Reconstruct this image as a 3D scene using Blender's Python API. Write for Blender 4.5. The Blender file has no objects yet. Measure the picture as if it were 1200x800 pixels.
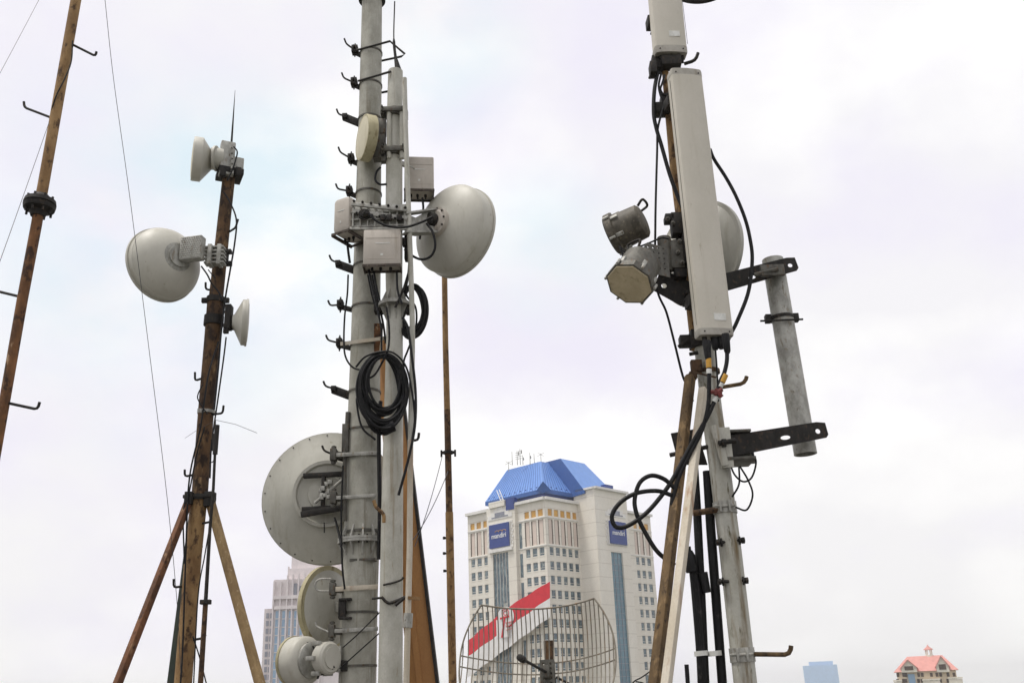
import bpy, bmesh, math, random
from mathutils import Vector as V, Matrix
random.seed(7)
PI = math.pi
sc = bpy.context.scene
COL = sc.collection
# ------------------------------------------------------------------ camera
F = 1130.0                                   # focal length in pixels of a 1200 px wide frame
CAM = V((0, 0, 1.6))
_dx, _dy = 484 - 600, -2640 - 400
PITCH = math.atan(F / math.hypot(_dx, _dy)); ROLL = math.atan2(-_dx, -_dy)
_f = V((0, math.cos(PITCH), math.sin(PITCH))); _r0 = V((1, 0, 0)); _u0 = _r0.cross(_f)
_c, _s = math.cos(ROLL), math.sin(ROLL)
_u = _c * _u0 + _s * _r0; _r = _c * _r0 - _s * _u0
def ray(px, py): return _f + (px - 600) / F * _r + (400 - py) / F * _u
def at(px, py, Y):
    d = ray(px, py); return CAM + d * (Y / d.y)
def m_of(px, p): return px * ((p - CAM).dot(_f)) / F          # pixels -> metres at a point
cam = bpy.data.cameras.new("Camera"); cam.sensor_width = 36; cam.lens = 36 * F / 1200
cam.clip_start = .05; cam.clip_end = 30000
co = bpy.data.objects.new("Camera", cam); COL.objects.link(co)
Rm = Matrix((_r, _u, -_f)).transposed().to_4x4(); Rm.translation = CAM; co.matrix_world = Rm
sc.camera = co
# ------------------------------------------------------------------ materials
def _nodes(name):
    m = bpy.data.materials.new(name); m.use_nodes = True
    nt = m.node_tree; return m, nt, nt.nodes["Principled BSDF"]
def _ramp(nt, src, p0, p1):
    n = nt.nodes.new("ShaderNodeMapRange"); n.inputs[1].default_value = p0; n.inputs[2].default_value = p1
    nt.links.new(src, n.inputs[0]); return n.outputs[0]
def _mix(nt, fac, a, b):
    n = nt.nodes.new("ShaderNodeMix"); n.data_type = "RGBA"
    if isinstance(fac, float): n.inputs[0].default_value = fac
    else: nt.links.new(fac, n.inputs[0])
    for i, x in ((6, a), (7, b)):
        if isinstance(x, tuple): n.inputs[i].default_value = (*x, 1)
        else: nt.links.new(x, n.inputs[i])
    return n.outputs[2]
def mat(name, c1, c2, c3=None, scale=7, sz=.15, t3=(.56, .66), t12=(.38, .62), rough=.6, metal=0, bump=.15, fine=60, spec=.4, grain=.3, c4=None, s4=26, t4=(.60, .68), z4=.7, joint=0):
    m, nt, b = _nodes(name); L = nt.links
    tc = nt.nodes.new("ShaderNodeTexCoord"); oi = nt.nodes.new("ShaderNodeObjectInfo")
    add = nt.nodes.new("ShaderNodeVectorMath"); add.operation = "MULTIPLY_ADD"
    L.new(oi.outputs["Random"], add.inputs[0]); add.inputs[1].default_value = (17, 11, 23); L.new(tc.outputs["Object"], add.inputs[2])
    def noise(sc_, zs, detail=6):
        mp = nt.nodes.new("ShaderNodeMapping"); mp.inputs["Scale"].default_value = (1, 1, zs); L.new(add.outputs[0], mp.inputs[0])
        n = nt.nodes.new("ShaderNodeTexNoise"); n.inputs["Scale"].default_value = sc_; n.inputs["Detail"].default_value = detail
        n.inputs["Roughness"].default_value = .65
        L.new(mp.outputs[0], n.inputs[0]); return n.outputs[0]
    col = _mix(nt, _ramp(nt, noise(scale, .6), *t12), c1, c2)
    if c3: col = _mix(nt, _ramp(nt, noise(scale * 2.2, sz), *t3), col, c3)
    if c4: col = _mix(nt, _ramp(nt, noise(s4, z4, 4), *t4), col, c4)
    if joint:                                                    # horizontal stone joints
        sp = nt.nodes.new("ShaderNodeSeparateXYZ"); L.new(tc.outputs["Object"], sp.inputs[0]); md = nt.nodes.new("ShaderNodeMath"); md.operation = "PINGPONG"; L.new(sp.outputs[2], md.inputs[0]); md.inputs[1].default_value = joint / 2
        col = _mix(nt, _ramp(nt, md.outputs[0], .16, .06), col, (.60, .555, .48))
    fn = noise(fine, .8, 3)
    dk = _ramp(nt, fn, -.25, .62)
    mul = nt.nodes.new("ShaderNodeMix"); mul.data_type = "RGBA"; mul.blend_type = "MULTIPLY"; mul.inputs[0].default_value = grain
    L.new(col, mul.inputs[6]); L.new(dk, mul.inputs[7]); L.new(mul.outputs[2], b.inputs["Base Color"])
    b.inputs["Roughness"].default_value = rough; b.inputs["Metallic"].default_value = metal
    b.inputs["Specular IOR Level"].default_value = spec
    if bump:
        bn = nt.nodes.new("ShaderNodeBump"); bn.inputs["Strength"].default_value = bump; bn.inputs["Distance"].default_value = .01
        L.new(fn, bn.inputs["Height"]); L.new(bn.outputs[0], b.inputs["Normal"])
    return m
M = {}
M["paint"] = mat("weathered_grey_paint", (.50, .49, .43), (.385, .375, .315), (.24, .185, .105), scale=5, sz=.06, t3=(.57, .74), rough=.55, c4=(.20, .15, .085), s4=22, z4=.15, t4=(.63, .74))
M["paint_dark"] = mat("weathered_mast_paint", (.40, .39, .335), (.28, .272, .225), (.145, .12, .075), scale=5, sz=.06, t3=(.55, .72), rough=.6, c4=(.52, .51, .46), s4=26, z4=.25, t4=(.64, .74))
M["galv"] = mat("galvanised_steel", (.43, .425, .385), (.27, .265, .235), (.19, .135, .075), scale=14, sz=.3, t3=(.58, .72), rough=.5, metal=.2, c4=(.12, .085, .05), s4=30, z4=.4, t4=(.62, .72))
M["dark"] = mat("dark_grimy_steel_and_shade", (.030, .027, .024), (.016, .015, .013), (.06, .042, .028), scale=16, sz=.6, rough=.65, spec=.25)
M["steel"] = mat("dull_grey_steel", (.13, .125, .105), (.07, .066, .055), (.10, .06, .03), scale=14, sz=.5, rough=.55, metal=.2)
M["rust"] = mat("rusty_pipe", (.23, .105, .040), (.095, .045, .020), (.43, .31, .19), scale=6, sz=.35, t3=(.59, .70), rough=.85, bump=.5, c4=(.045, .022, .012), s4=16, z4=.6, t4=(.52, .60))
M["rust_dark"] = mat("dark_rusty_pipe", (.125, .068, .030), (.055, .032, .017), (.27, .17, .08), scale=6, sz=.35, t3=(.57, .70), rough=.85, bump=.5, c4=(.030, .017, .010), s4=15, z4=.6, t4=(.50, .60))
M["rust_tan"] = mat("tan_rusty_pipe", (.33, .205, .088), (.20, .112, .045), (.11, .055, .022), scale=6, sz=.35, t3=(.57, .7), rough=.8, bump=.4, c4=(.075, .04, .018), s4=15, z4=.6, t4=(.55, .64))
M["rust_cream"] = mat("cream_paint_over_rust", (.56, .51, .42), (.47, .41, .31), (.27, .125, .05), scale=4, sz=.06, t3=(.57, .75), rough=.65, bump=.3)
M["umber"] = mat("umber_rusty_steel", (.15, .095, .042), (.075, .047, .022), (.29, .19, .09), scale=6, sz=.35, t3=(.55, .7), rough=.85, bump=.4, c4=(.04, .025, .014), s4=26, z4=.6, t4=(.56, .68))
M["rust_red"] = mat("reddish_rusty_tube", (.165, .07, .030), (.085, .038, .018), (.31, .19, .10), scale=6, sz=.35, t3=(.58, .72), rough=.85, bump=.4, c4=(.04, .02, .012), s4=24, z4=.6, t4=(.55, .66))
M["tan_leg"] = mat("dull_tan_tube", (.27, .185, .085), (.18, .115, .05), (.10, .058, .026), scale=6, sz=.35, t3=(.57, .72), rough=.8, bump=.4, c4=(.39, .30, .18), s4=26, z4=.6, t4=(.60, .70))
M["stained"] = mat("stained_pale_paint", (.48, .475, .42), (.37, .36, .305), (.16, .115, .055), scale=4, sz=.10, t3=(.53, .68), rough=.6, c4=(.10, .085, .04), s4=24, z4=.2, t4=(.60, .70))
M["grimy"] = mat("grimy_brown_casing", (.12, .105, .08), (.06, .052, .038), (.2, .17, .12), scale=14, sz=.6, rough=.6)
M["roof_shade_seams"] = mat("blue_roof_shade_and_seams", (.035, .115, .36), (.03, .10, .32), None, scale=.1, rough=.5, bump=0, fine=.7)  # roof blue darkened to paint shade on fascia, gable and dormer; seams share it
M["brown"] = mat("brown_painted_steel", (.40, .20, .065), (.33, .155, .05), (.17, .08, .03), scale=3, sz=.1, t3=(.6, .75), rough=.65)
M["radome"] = mat("weathered_radome", (.51, .495, .43), (.46, .445, .385), (.37, .345, .27), scale=4, sz=.10, t3=(.56, .80), rough=.5, bump=.05, fine=30, grain=.1, c4=(.27, .24, .17), s4=20, z4=.5, t4=(.67, .76))
M["radome_warm"] = mat("yellowed_radome", (.58, .535, .39), (.52, .475, .335), (.42, .365, .235), scale=4, sz=.2, t3=(.56, .78), rough=.55, bump=.05, grain=.1)
M["radome_grey"] = mat("grey_reflector", (.47, .46, .40), (.40, .39, .335), (.29, .27, .205), scale=4, sz=.10, t3=(.55, .78), rough=.5, bump=.05, grain=.1, c4=(.25, .22, .155), s4=18, z4=.4, t4=(.66, .75))
M["rim_yellow"] = mat("yellowed_rim", (.46, .415, .26), (.36, .32, .19), (.22, .18, .09), scale=8, rough=.6)
M["panel"] = mat("panel_plastic", (.56, .525, .45), (.51, .48, .405), (.42, .385, .30), scale=2.5, sz=.04, t3=(.55, .78), rough=.5, bump=.04, grain=.1, c4=(.36, .32, .24), s4=16, z4=.25, t4=(.66, .76))
M["cap"] = mat("panel_end_cap", (.40, .38, .33), (.32, .30, .26), (.24, .21, .16), scale=8, rough=.55)
M["box"] = mat("radio_housing", (.50, .455, .395), (.44, .40, .345), (.32, .275, .215), scale=5, sz=.12, t3=(.56, .76), rough=.5, bump=.05, grain=.1, c4=(.22, .18, .13), s4=24, z4=.4, t4=(.65, .75))
M["box_under"] = mat("dark_underside", (.085, .065, .05), (.05, .04, .03), (.13, .10, .075), scale=20, rough=.7)  # skirt below each housing, much darker than the box
M["olive"] = mat("olive_tan_cover", (.50, .42, .27), (.42, .35, .22), (.3, .25, .15), scale=8, rough=.6, bump=.06)
M["rubber"] = mat("black_rubber", (.010, .010, .011), (.006, .006, .006), (.035, .033, .030), scale=9, sz=.6, t3=(.58, .68), rough=.5, bump=0, spec=.22)
M["wire"] = mat("thin_dark_wire", (.07, .07, .075), (.04, .04, .045), None, scale=8, rough=.5, bump=0)
M["tag"] = mat("yellow_tape", (.60, .32, .035), (.48, .25, .03), None, scale=12, rough=.45, bump=0)
M["white_tape"] = mat("white_tape", (.7, .7, .66), (.55, .55, .5), None, scale=12, rough=.5, bump=0)
M["red_tape"] = mat("red_tape", (.19, .035, .03), (.11, .022, .018), None, scale=14, rough=.6, bump=0)
M["grid"] = mat("grid_wire", (.25, .225, .175), (.15, .13, .10), (.26, .17, .09), scale=12, rough=.55, metal=.1)
M["stone"] = mat("pale_stone", (.77, .73, .65), (.72, .675, .59), (.65, .60, .51), scale=.12, sz=.10, t3=(.55, .8), rough=.75, bump=0, fine=.9, grain=.15, joint=4.2)
M["stone_pink"] = mat("pinkish_stone", (.68, .575, .50), (.62, .515, .445), None, scale=.2, rough=.75, bump=0, fine=1.0, grain=.1)
M["stone_white"] = mat("white_coping", (.78, .76, .72), (.70, .68, .64), None, scale=.3, rough=.7, bump=0, fine=1.0)
M["amber"] = mat("amber_glass_panel", (.66, .36, .06), (.55, .27, .04), (.48, .31, .12), scale=.25, rough=.3, bump=0, fine=.8)
M["pane"] = mat("window_glass", (.060, .105, .135), (.032, .058, .080), (.15, .21, .225), scale=.5, sz=.5, t3=(.48, .60), rough=.10, bump=0, fine=.5, spec=.7, c4=(.34, .36, .33), s4=.35, z4=.6, t4=(.60, .66))
M["pane_teal"] = mat("teal_glass", (.10, .21, .27), (.07, .155, .205), (.13, .25, .31), scale=.16, sz=.6, rough=.1, bump=0, fine=.4, spec=.6)
M["pane_blue"] = mat("blue_glass", (.30, .46, .62), (.23, .37, .53), None, scale=.1, rough=.15, bump=0, fine=.4)
M["roof_blue"] = mat("blue_metal_roof", (.13, .27, .62), (.115, .25, .59), (.15, .29, .64), scale=.1, rough=.4, bump=0, fine=.7)
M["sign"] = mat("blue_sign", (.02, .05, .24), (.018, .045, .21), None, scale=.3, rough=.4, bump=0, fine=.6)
M["letter"] = mat("white_lettering", (.8, .8, .8), (.75, .75, .75), None, scale=1, rough=.5, bump=0, fine=2)
M["gold"] = mat("gold_emblem", (.62, .33, .08), (.55, .28, .07), None, scale=1, rough=.4, bump=0, fine=2)
M["red"] = mat("red_banner_cloth", (.66, .018, .035), (.58, .014, .03), None, scale=.2, rough=.8, bump=0, fine=.7)
M["white_cloth"] = mat("white_banner_cloth", (.78, .76, .74), (.72, .70, .68), None, scale=.2, rough=.8, bump=0, fine=.7)
M["deco"] = mat("lilac_grey_stone", (.72, .66, .65), (.66, .60, .60), (.58, .52, .53), scale=.08, sz=.1, rough=.8, bump=0, fine=.5)
M["deco_win"] = mat("grey_window", (.27, .28, .33), (.21, .22, .26), None, scale=.2, rough=.2, bump=0, fine=.5)
M["far_blue"] = mat("blue_curtain_wall", (.30, .50, .76), (.28, .47, .72), None, scale=.05, rough=.3, bump=0, fine=.2)
M["tile_pink"] = mat("pink_roof_tiles", (.64, .32, .28), (.58, .28, .245), (.51, .24, .21), scale=.5, rough=.85, bump=0, fine=2)
M["cream"] = mat("cream_wall", (.76, .63, .46), (.68, .56, .40), None, scale=.3, rough=.8, bump=0, fine=1)
M["cream_light"] = mat("cream_trim", (.80, .75, .64), (.74, .69, .58), None, scale=.3, rough=.8, bump=0, fine=1)
M["brownwin_and_shadow"] = mat("brown_window_and_recess_shadow", (.09, .055, .035), (.06, .04, .03), None, scale=.4, rough=.3, bump=0, fine=1)
M["deck"] = mat("roof_concrete", (.17, .165, .155), (.13, .125, .115), (.09, .085, .075), scale=.8, sz=1, rough=.9, bump=.2, fine=14)
M["ground"] = mat("city_ground", (.14, .15, .12), (.10, .11, .09), (.20, .19, .17), scale=.01, sz=1, rough=.95, bump=0, fine=.05)
M["green"] = mat("dark_green_paint", (.045, .06, .045), (.03, .04, .03), (.09, .06, .035), scale=8, rough=.6)
# ------------------------------------------------------------------ mesh helpers
def frame(axis, up=V((0, 0, 1))):
    z = axis.normalized()
    if abs(z.dot(up)) > .98: up = V((0, 1, 0)) if abs(z.y) < .9 else V((1, 0, 0))
    x = up.cross(z).normalized(); y = z.cross(x); return x, y, z
def catmull(pts, n=8):
    if len(pts) < 3: return list(pts)
    P = [2 * pts[0] - pts[1]] + list(pts) + [2 * pts[-1] - pts[-2]]; out = []
    for i in range(1, len(P) - 2):
        p0, p1, p2, p3 = P[i - 1:i + 3]
        for k in range(n):
            t = k / n
            out.append(.5 * ((2 * p1) + (p2 - p0) * t + (2 * p0 - 5 * p1 + 4 * p2 - p3) * t * t + (3 * p1 - p0 - 3 * p2 + p3) * t ** 3))
    out.append(P[-2].copy()); return out
class MB:
    def __init__(s): s.v = []; s.f = []
    def add(s, vs, fs):
        o = len(s.v); s.v += [V(x) for x in vs]; s.f += [tuple(i + o for i in f) for f in fs]; return s
    def tube(s, pts, r, seg=10, cap=True):
        n = len(pts); rs = r if isinstance(r, (list, tuple)) else [r] * n
        d = (pts[1] - pts[0]).normalized(); x, y, _ = frame(d); vs = []
        for i, p in enumerate(pts):
            t = (pts[min(i + 1, n - 1)] - pts[max(i - 1, 0)]).normalized()
            x = (x - t * x.dot(t)).normalized(); y = t.cross(x)
            for k in range(seg):
                a = 2 * PI * k / seg; vs.append(p + (x * math.cos(a) + y * math.sin(a)) * rs[i])
        fs = [(i * seg + k, i * seg + (k + 1) % seg, (i + 1) * seg + (k + 1) % seg, (i + 1) * seg + k) for i in range(n - 1) for k in range(seg)]
        if cap: fs += [tuple(range(seg))[::-1], tuple(range((n - 1) * seg, n * seg))]
        return s.add(vs, fs)
    def lathe(s, o, axis, prof, seg=32, up=V((0, 0, 1))):
        x, y, z = frame(axis, up); vs = []; fs = []; n = len(prof)
        for t, r in prof:
            r = max(r, 1e-4)
            for k in range(seg):
                a = 2 * PI * k / seg; vs.append(o + z * t + (x * math.cos(a) + y * math.sin(a)) * r)
        for i in range(n - 1):
            for k in range(seg): fs.append((i * seg + k, i * seg + (k + 1) % seg, (i + 1) * seg + (k + 1) % seg, (i + 1) * seg + k))
        fs += [tuple(range(seg))[::-1], tuple(range((n - 1) * seg, n * seg))]
        return s.add(vs, fs)
    def box(s, c, X, Y, Z, hx, hy, hz, bev=0.0):
        if bev:
            vs = []; h = (hx, hy, hz); A = (X, Y, Z)
            bm = bmesh.new(); bmesh.ops.create_cube(bm, size=2)
            for v in bm.verts: v.co = V((v.co.x * hx, v.co.y * hy, v.co.z * hz))
            bmesh.ops.bevel(bm, geom=bm.edges[:], offset=bev, segments=2, affect="EDGES", profile=.5)
            bm.verts.index_update()
            vs = [c + X * v.co.x + Y * v.co.y + Z * v.co.z for v in bm.verts]; fs = [tuple(v.index for v in f.verts) for f in bm.faces]; bm.free()
            return s.add(vs, fs)
        vs = [c + X * a * hx + Y * b * hy + Z * d * hz for a in (-1, 1) for b in (-1, 1) for d in (-1, 1)]
        return s.add(vs, [(0, 1, 3, 2), (4, 6, 7, 5), (0, 4, 5, 1), (2, 3, 7, 6), (0, 2, 6, 4), (1, 5, 7, 3)])
    def bar(s, p, q, w, h, up=V((0, 0, 1)), bev=0.0):        # rectangular bar from p to q
        x, y, z = frame(q - p, up); return s.box((p + q) / 2, x, y, z, w / 2, h / 2, (q - p).length / 2, bev)
    def prism(s, poly, n):                                   # polygon (3-D points) extruded by vector n
        k = len(poly); vs = list(poly) + [p + n for p in poly]
        return s.add(vs, [tuple(range(k))[::-1], tuple(range(k, 2 * k))] + [(i, (i + 1) % k, k + (i + 1) % k, k + i) for i in range(k)])
    def mesh(s, name, m, org=V((0, 0, 0)), ang=35):
        me = bpy.data.meshes.new(name); me.from_pydata([v - org for v in s.v], [], s.f)
        bm = bmesh.new(); bm.from_mesh(me); bmesh.ops.recalc_face_normals(bm, faces=bm.faces[:]); bm.to_mesh(me); bm.free()
        me.polygons.foreach_set("use_smooth", [True] * len(me.polygons)); me.set_sharp_from_angle(angle=math.radians(ang))
        me.materials.append(m); return me
    def build(s, name, m, parent=None, label=None, kind=None, ang=35):
        org = wloc(parent) if parent else V((0, 0, 0))
        o = bpy.data.objects.new(name, s.mesh(name, m, org, ang)); COL.objects.link(o); o.parent = parent
        if label: o["label"] = label
        if kind: o["kind"] = kind
        return o
def wloc(o):
    p = V((0, 0, 0))
    while o: p += o.location; o = o.parent
    return p
def thing(name, label, cat, loc, group=None):
    o = bpy.data.objects.new(name, None); COL.objects.link(o); o.location = loc; o.empty_display_size = .1
    o["label"] = label; o["category"] = cat
    if group: o["group"] = group
    return o
def tag(o, label, cat, group=None):
    o["label"] = label; o["category"] = cat
    if group: o["group"] = group
    return o
def solo(mb, name, m, label, cat, group=None, ang=35):       # a thing that is one mesh, its origin at the first vertex
    org = mb.v[0].copy(); o = bpy.data.objects.new(name, mb.mesh(name, m, org, ang)); o.location = org; COL.objects.link(o)
    return tag(o, label, cat, group)
def plate(outline, holes, o, X, Y, th):                       # flat plate with holes: 2-D points -> extruded mesh verts
    cu = bpy.data.curves.new("tmp", "CURVE"); cu.dimensions = "2D"; cu.fill_mode = "BOTH"; cu.extrude = th / 2
    for pts in [outline] + holes:
        sp = cu.splines.new("POLY"); sp.points.add(len(pts) - 1); sp.use_cyclic_u = True
        for i, p in enumerate(pts): sp.points[i].co = (p[0], p[1], 0, 1)
    ob = bpy.data.objects.new("tmp", cu); COL.objects.link(ob)
    me = bpy.data.meshes.new_from_object(ob.evaluated_get(bpy.context.evaluated_depsgraph_get()))
    mb = from_mesh(me, o, X, Y); bpy.data.objects.remove(ob); bpy.data.curves.remove(cu); bpy.data.meshes.remove(me); return mb
def from_mesh(me, o, X, Y):
    Z = X.cross(Y); mb = MB()
    mb.add([o + X * v.co.x + Y * v.co.y + Z * v.co.z for v in me.vertices], [tuple(p.vertices) for p in me.polygons]); return mb
def text(body, size, o, X, Y, depth=.05, bold=0.0):
    cu = bpy.data.curves.new("tmp", "FONT"); cu.body = body; cu.size = size; cu.align_x = "CENTER"; cu.align_y = "CENTER"; cu.extrude = depth; cu.offset = bold
    ob = bpy.data.objects.new("tmp", cu); COL.objects.link(ob)
    me = bpy.data.meshes.new_from_object(ob.evaluated_get(bpy.context.evaluated_depsgraph_get()))
    mb = from_mesh(me, o, X, Y); bpy.data.objects.remove(ob); bpy.data.curves.remove(cu); bpy.data.meshes.remove(me); return mb
def circ(x, y, r, n=14, ry=None): return [(x + r * math.cos(2 * PI * k / n), y + (ry or r) * math.sin(2 * PI * k / n)) for k in range(n)]
X0, Y0, Z0 = V((1, 0, 0)), V((0, 1, 0)), V((0, 0, 1))
def line(pts, Y): return [at(x, y, Y) for x, y in pts]
def lineY(pts): return [at(x, y, Y) for x, y, Y in pts]
def wire_sag(p, q, sag, n=16): return [p.lerp(q, i / n) - Z0 * sag * 4 * (i / n) * (1 - i / n) for i in range(n + 1)]
def pole_pts(rows, Y):                                        # rows (px, py, half width px) -> points, radii
    P = [at(x, y, Y) for x, y, h in rows]; return P, [m_of(h, p) for p, (_, _, h) in zip(P, rows)]
def to_deck(P, R, z=0.0):                                     # continue a pole straight down to the deck
    a, b = P[-2], P[-1]; t = (z - a.z) / (b.z - a.z); return P + [a.lerp(b, t)], R + [R[-1]]
def ring(mb, c, axis, r, w, t, seg=28):                       # band round a pole
    return mb.lathe(c - axis.normalized() * w / 2, axis, [(0, r - .004), (0, r + t), (w, r + t), (w, r - .004)], seg)
def bolt(mb, p, axis, r=.012, l=.03): return mb.lathe(p, axis, [(0, r), (l * .5, r), (l * .5, r * .55), (l, r * .5)], 6)
def yawed(a): return V((math.cos(a), math.sin(a), 0)), V((-math.sin(a), math.cos(a), 0))   # right, away
# ------------------------------------------------------------------ ground and the roof the camera stands on
g = MB().add([(-9000, -1500, -60), (9000, -1500, -60), (9000, 9000, -60), (-9000, 9000, -60)], [(0, 1, 2, 3)]).build("ground", M["ground"]); g["kind"] = "structure"
d = MB(); d.box(V((0, 6, -.15)), X0, Y0, Z0, 12, 14, .15); d = d.build("roof_deck", M["deck"]); d["kind"] = "structure"
b = MB(); b.box(V((0, 6, -30.17)), X0, Y0, Z0, 11.5, 13.5, 29.86); b = b.build("building_block", M["stone"]); b["kind"] = "structure"
# ------------------------------------------------------------------ generic parts
def step(mb, a, b, c, r):                                      # an L shaped step bolt: shank a-b, upturned tip c
    k = (b - a).normalized() * r * 2.2; u = (c - b).normalized() * r * 2.2
    return mb.tube([a, b - k, b - k * .3 + u * .3, b + u, c], r, 8)
def dish(name, label, c, axis, R, prof, m_back, front=None, m_front=None, rim=None, m_rim=None, cat="dish antenna", loc=None, bolts=0):
    """prof: (t, r) from hub to rim in units of R along the axis; c is the rim centre"""
    axis = axis.normalized(); root = thing(name, label, cat, loc or c)
    mb = MB(); mb.lathe(c, axis, [(t * R, r * R) for t, r in prof] + [(prof[-1][0] * R + .012, prof[-1][1] * R * .985)], 64); mb.build("reflector", m_back, root, ang=33)
    if rim:
        mb = MB(); mb.lathe(c, axis, [(-rim[0] * .5, R * .99), (-rim[0] * .5, R + rim[1]), (rim[0] * .5, R + rim[1]), (rim[0] * .5, R * .95)], 64); mb.build("rim", m_rim or m_back, root)
    if front is not None:
        mb = MB(); mb.lathe(c, axis, [(.008, R * .965), (.014 + front * .3, R * .8), (.014 + front * .75, R * .45), (.014 + front, R * .02)], 64); mb.build("radome", m_front or m_back, root, ang=50)
    if bolts:
        x, y, z = frame(axis); mb = MB()
        for k in range(bolts):
            a = 2 * PI * (k + .3) / bolts; p = c + (x * math.cos(a) + y * math.sin(a)) * R * .965 - z * .035
            bolt(mb, p, -z, .008, .014)
        mb.build("rim_bolts", M["dark"], root)
    return root
def mount(root, a, b, w=.07, clamp_c=None, clamp_axis=None, clamp_r=.1, m="galv"):
    """arm from the hub a to the pole side b with two cheek plates, plus a clamp round the pole"""
    mb = MB(); x, y, z = frame(b - a)
    for s in (-1, 1):
        mb.bar(a + x * s * w * .45, b + x * s * w * .45, .012, w, bev=.002)
        for t in (.25, .75): bolt(mb, a.lerp(b, t) + x * s * (w * .45 + .006), x * s, .011, .025)
    mb.bar(a.lerp(b, .35) - x * w * .5, a.lerp(b, .35) + x * w * .5, w * .4, w * .4); mb.box(b, x, y, z, w * .7, w * .8, .012, .002)
    for s in (-1, 1):
        for q in (-1, 1): mb.tube([b + x * w * .5 * s + y * w * .55 * q - z * .03, b + x * w * .5 * s + y * w * .55 * q + z * .05], .006, 6)
    mb.build("mounting_arm", M[m], root)
    if clamp_c is not None:
        mb = MB(); ca = clamp_axis.normalized(); out = (clamp_c - b); out = (out - ca * out.dot(ca)).normalized(); sd = ca.cross(out)
        for s in (-1, 1):
            ring(mb, clamp_c + ca * w * .45 * s, ca, clamp_r, .03, .012)
            mb.box(clamp_c + ca * w * .45 * s + out * (clamp_r + .02), sd, out, ca, clamp_r * .7, .012, .02, .002)
            for q in (-1, 1): mb.tube([clamp_c + ca * w * .45 * s + sd * clamp_r * 1.05 * q - out * (clamp_r + .05), clamp_c + ca * w * .45 * s + sd * clamp_r * 1.05 * q + out * (clamp_r + .06)], .007, 6)
        mb.build("pole_clamp", M["dark"], root)
def radio_box(name, label, c, yaw, w, h, dp, seams=True, handle=False, bev=.014):
    X, Yd = yawed(yaw); root = thing(name, label, "radio unit", c - Z0 * h / 2)
    mb = MB(); mb.box(c, X, Yd, Z0, w / 2, dp / 2, h / 2 - .004, bev)
    if seams:
        for zz in (.25, -.33): mb.box(c + Z0 * h * zz - Yd * (dp / 2 + .001), X, Yd, Z0, w * .44, .002, .003)
    mb.build("housing", M["box"], root)
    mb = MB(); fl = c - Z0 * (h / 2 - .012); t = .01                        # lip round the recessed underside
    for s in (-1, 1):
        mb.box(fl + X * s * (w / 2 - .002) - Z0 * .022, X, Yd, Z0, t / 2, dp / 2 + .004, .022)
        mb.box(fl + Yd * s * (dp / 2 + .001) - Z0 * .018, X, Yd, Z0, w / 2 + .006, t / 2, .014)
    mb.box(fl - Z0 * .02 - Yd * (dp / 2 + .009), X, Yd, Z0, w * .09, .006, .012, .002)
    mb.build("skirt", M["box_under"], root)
    mb = MB()
    for k in (-.28, -.05, .22): mb.lathe(fl + X * w * k - Z0 * .005, -Z0, [(0, .016), (.03, .016), (.03, .011), (.06, .009)], 10)
    mb.build("connectors", M["dark"], root)
    mb = MB()
    for k in range(8): mb.box(c + Yd * (dp / 2 + .012) + X * w * (k / 7 - .5) * .9, X, Yd, Z0, .003, .016, h * .4)
    mb.build("cooling_fins", M["steel"], root)
    mb = MB(); mb.box(c - Yd * (dp / 2 + .002) + X * w * .02 + Z0 * h * .10, X, Yd, Z0, w * .2, .001, h * .012); mb.box(c - Yd * (dp / 2 + .002) + X * w * .0 - Z0 * h * .22, X, Yd, Z0, w * .035, .001, h * .03); mb.build("label_plate", M["white_tape"], root)
    if handle:
        mb = MB(); mb.tube(catmull([c + X * w * -.38 + Z0 * (h / 2 - .005), c + X * w * -.2 + Z0 * (h / 2 + .022), c + X * w * .2 + Z0 * (h / 2 + .022), c + X * w * .4 + Z0 * (h / 2 - .005)]), .006, 8); mb.build("handle", M["dark"], root)
    return root
DEEP = [(-.62, .10), (-.615, .18), (-.60, .19), (-.585, .28), (-.53, .48), (-.43, .69), (-.31, .86), (-.20, .955), (-.19, .965), (0, 1.0)]
SHALLOW = [(-.34, .12), (-.335, .2), (-.30, .34), (-.24, .52), (-.16, .72), (-.07, .9), (0, 1.0)]
HORN = [(-.95, .30), (-.80, .31), (-.79, .40), (-.36, .97), (-.34, 1.0), (0, 1.0)]
CONE = [(-.60, .28), (-.52, .34), (-.24, .90), (-.20, .985), (-.17, 1.0), (0, 1.0)]
DRUM = [(-.62, .30), (-.60, .62), (-.58, .90), (-.55, .98), (-.5, 1.0), (0, 1.0)]
# ------------------------------------------------------------------ rusty pole at the far left
YL = 6.0
P, R = pole_pts([(116, -150, 5.6), (89, 0, 5.8), (70.5, 105, 6.0), (52, 210, 6.2), (46.5, 240, 6.3)], YL)
P2, R2 = pole_pts([(46.5, 240, 6.0), (43, 262, 6.0), (26, 352, 6.0), (7.5, 458, 6.0), (-13, 575, 6.0)], YL); P2, R2 = to_deck(P2, R2)
base = P2[-1]
rp = thing("rusty_pole", "leaning rusty pipe pole with black flanged coupling, leftmost in view", "pole", base)
mb = MB(); mb.tube(P, R, 20); mb.build("upper_pipe", M["rust_tan"], rp, "tan rusty upper pipe")
mb = MB(); mb.tube(P2, R2, 20); mb.build("lower_pipe", M["rust"], rp, "orange rusty lower pipe")
ax = (P[0] - P2[2]).normalized(); cc = at(46.5, 240, YL); u = m_of(1, cc)
mb = MB(); mb.lathe(cc, ax, [(-15 * u, 8 * u), (-9 * u, 10 * u), (-6 * u, 17 * u), (-1 * u, 18 * u), (0, 16.6 * u), (1 * u, 18 * u), (6 * u, 17 * u), (8 * u, 12 * u), (13 * u, 8 * u)], 28)
cp = mb.build("coupling", M["dark"], rp)
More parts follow.
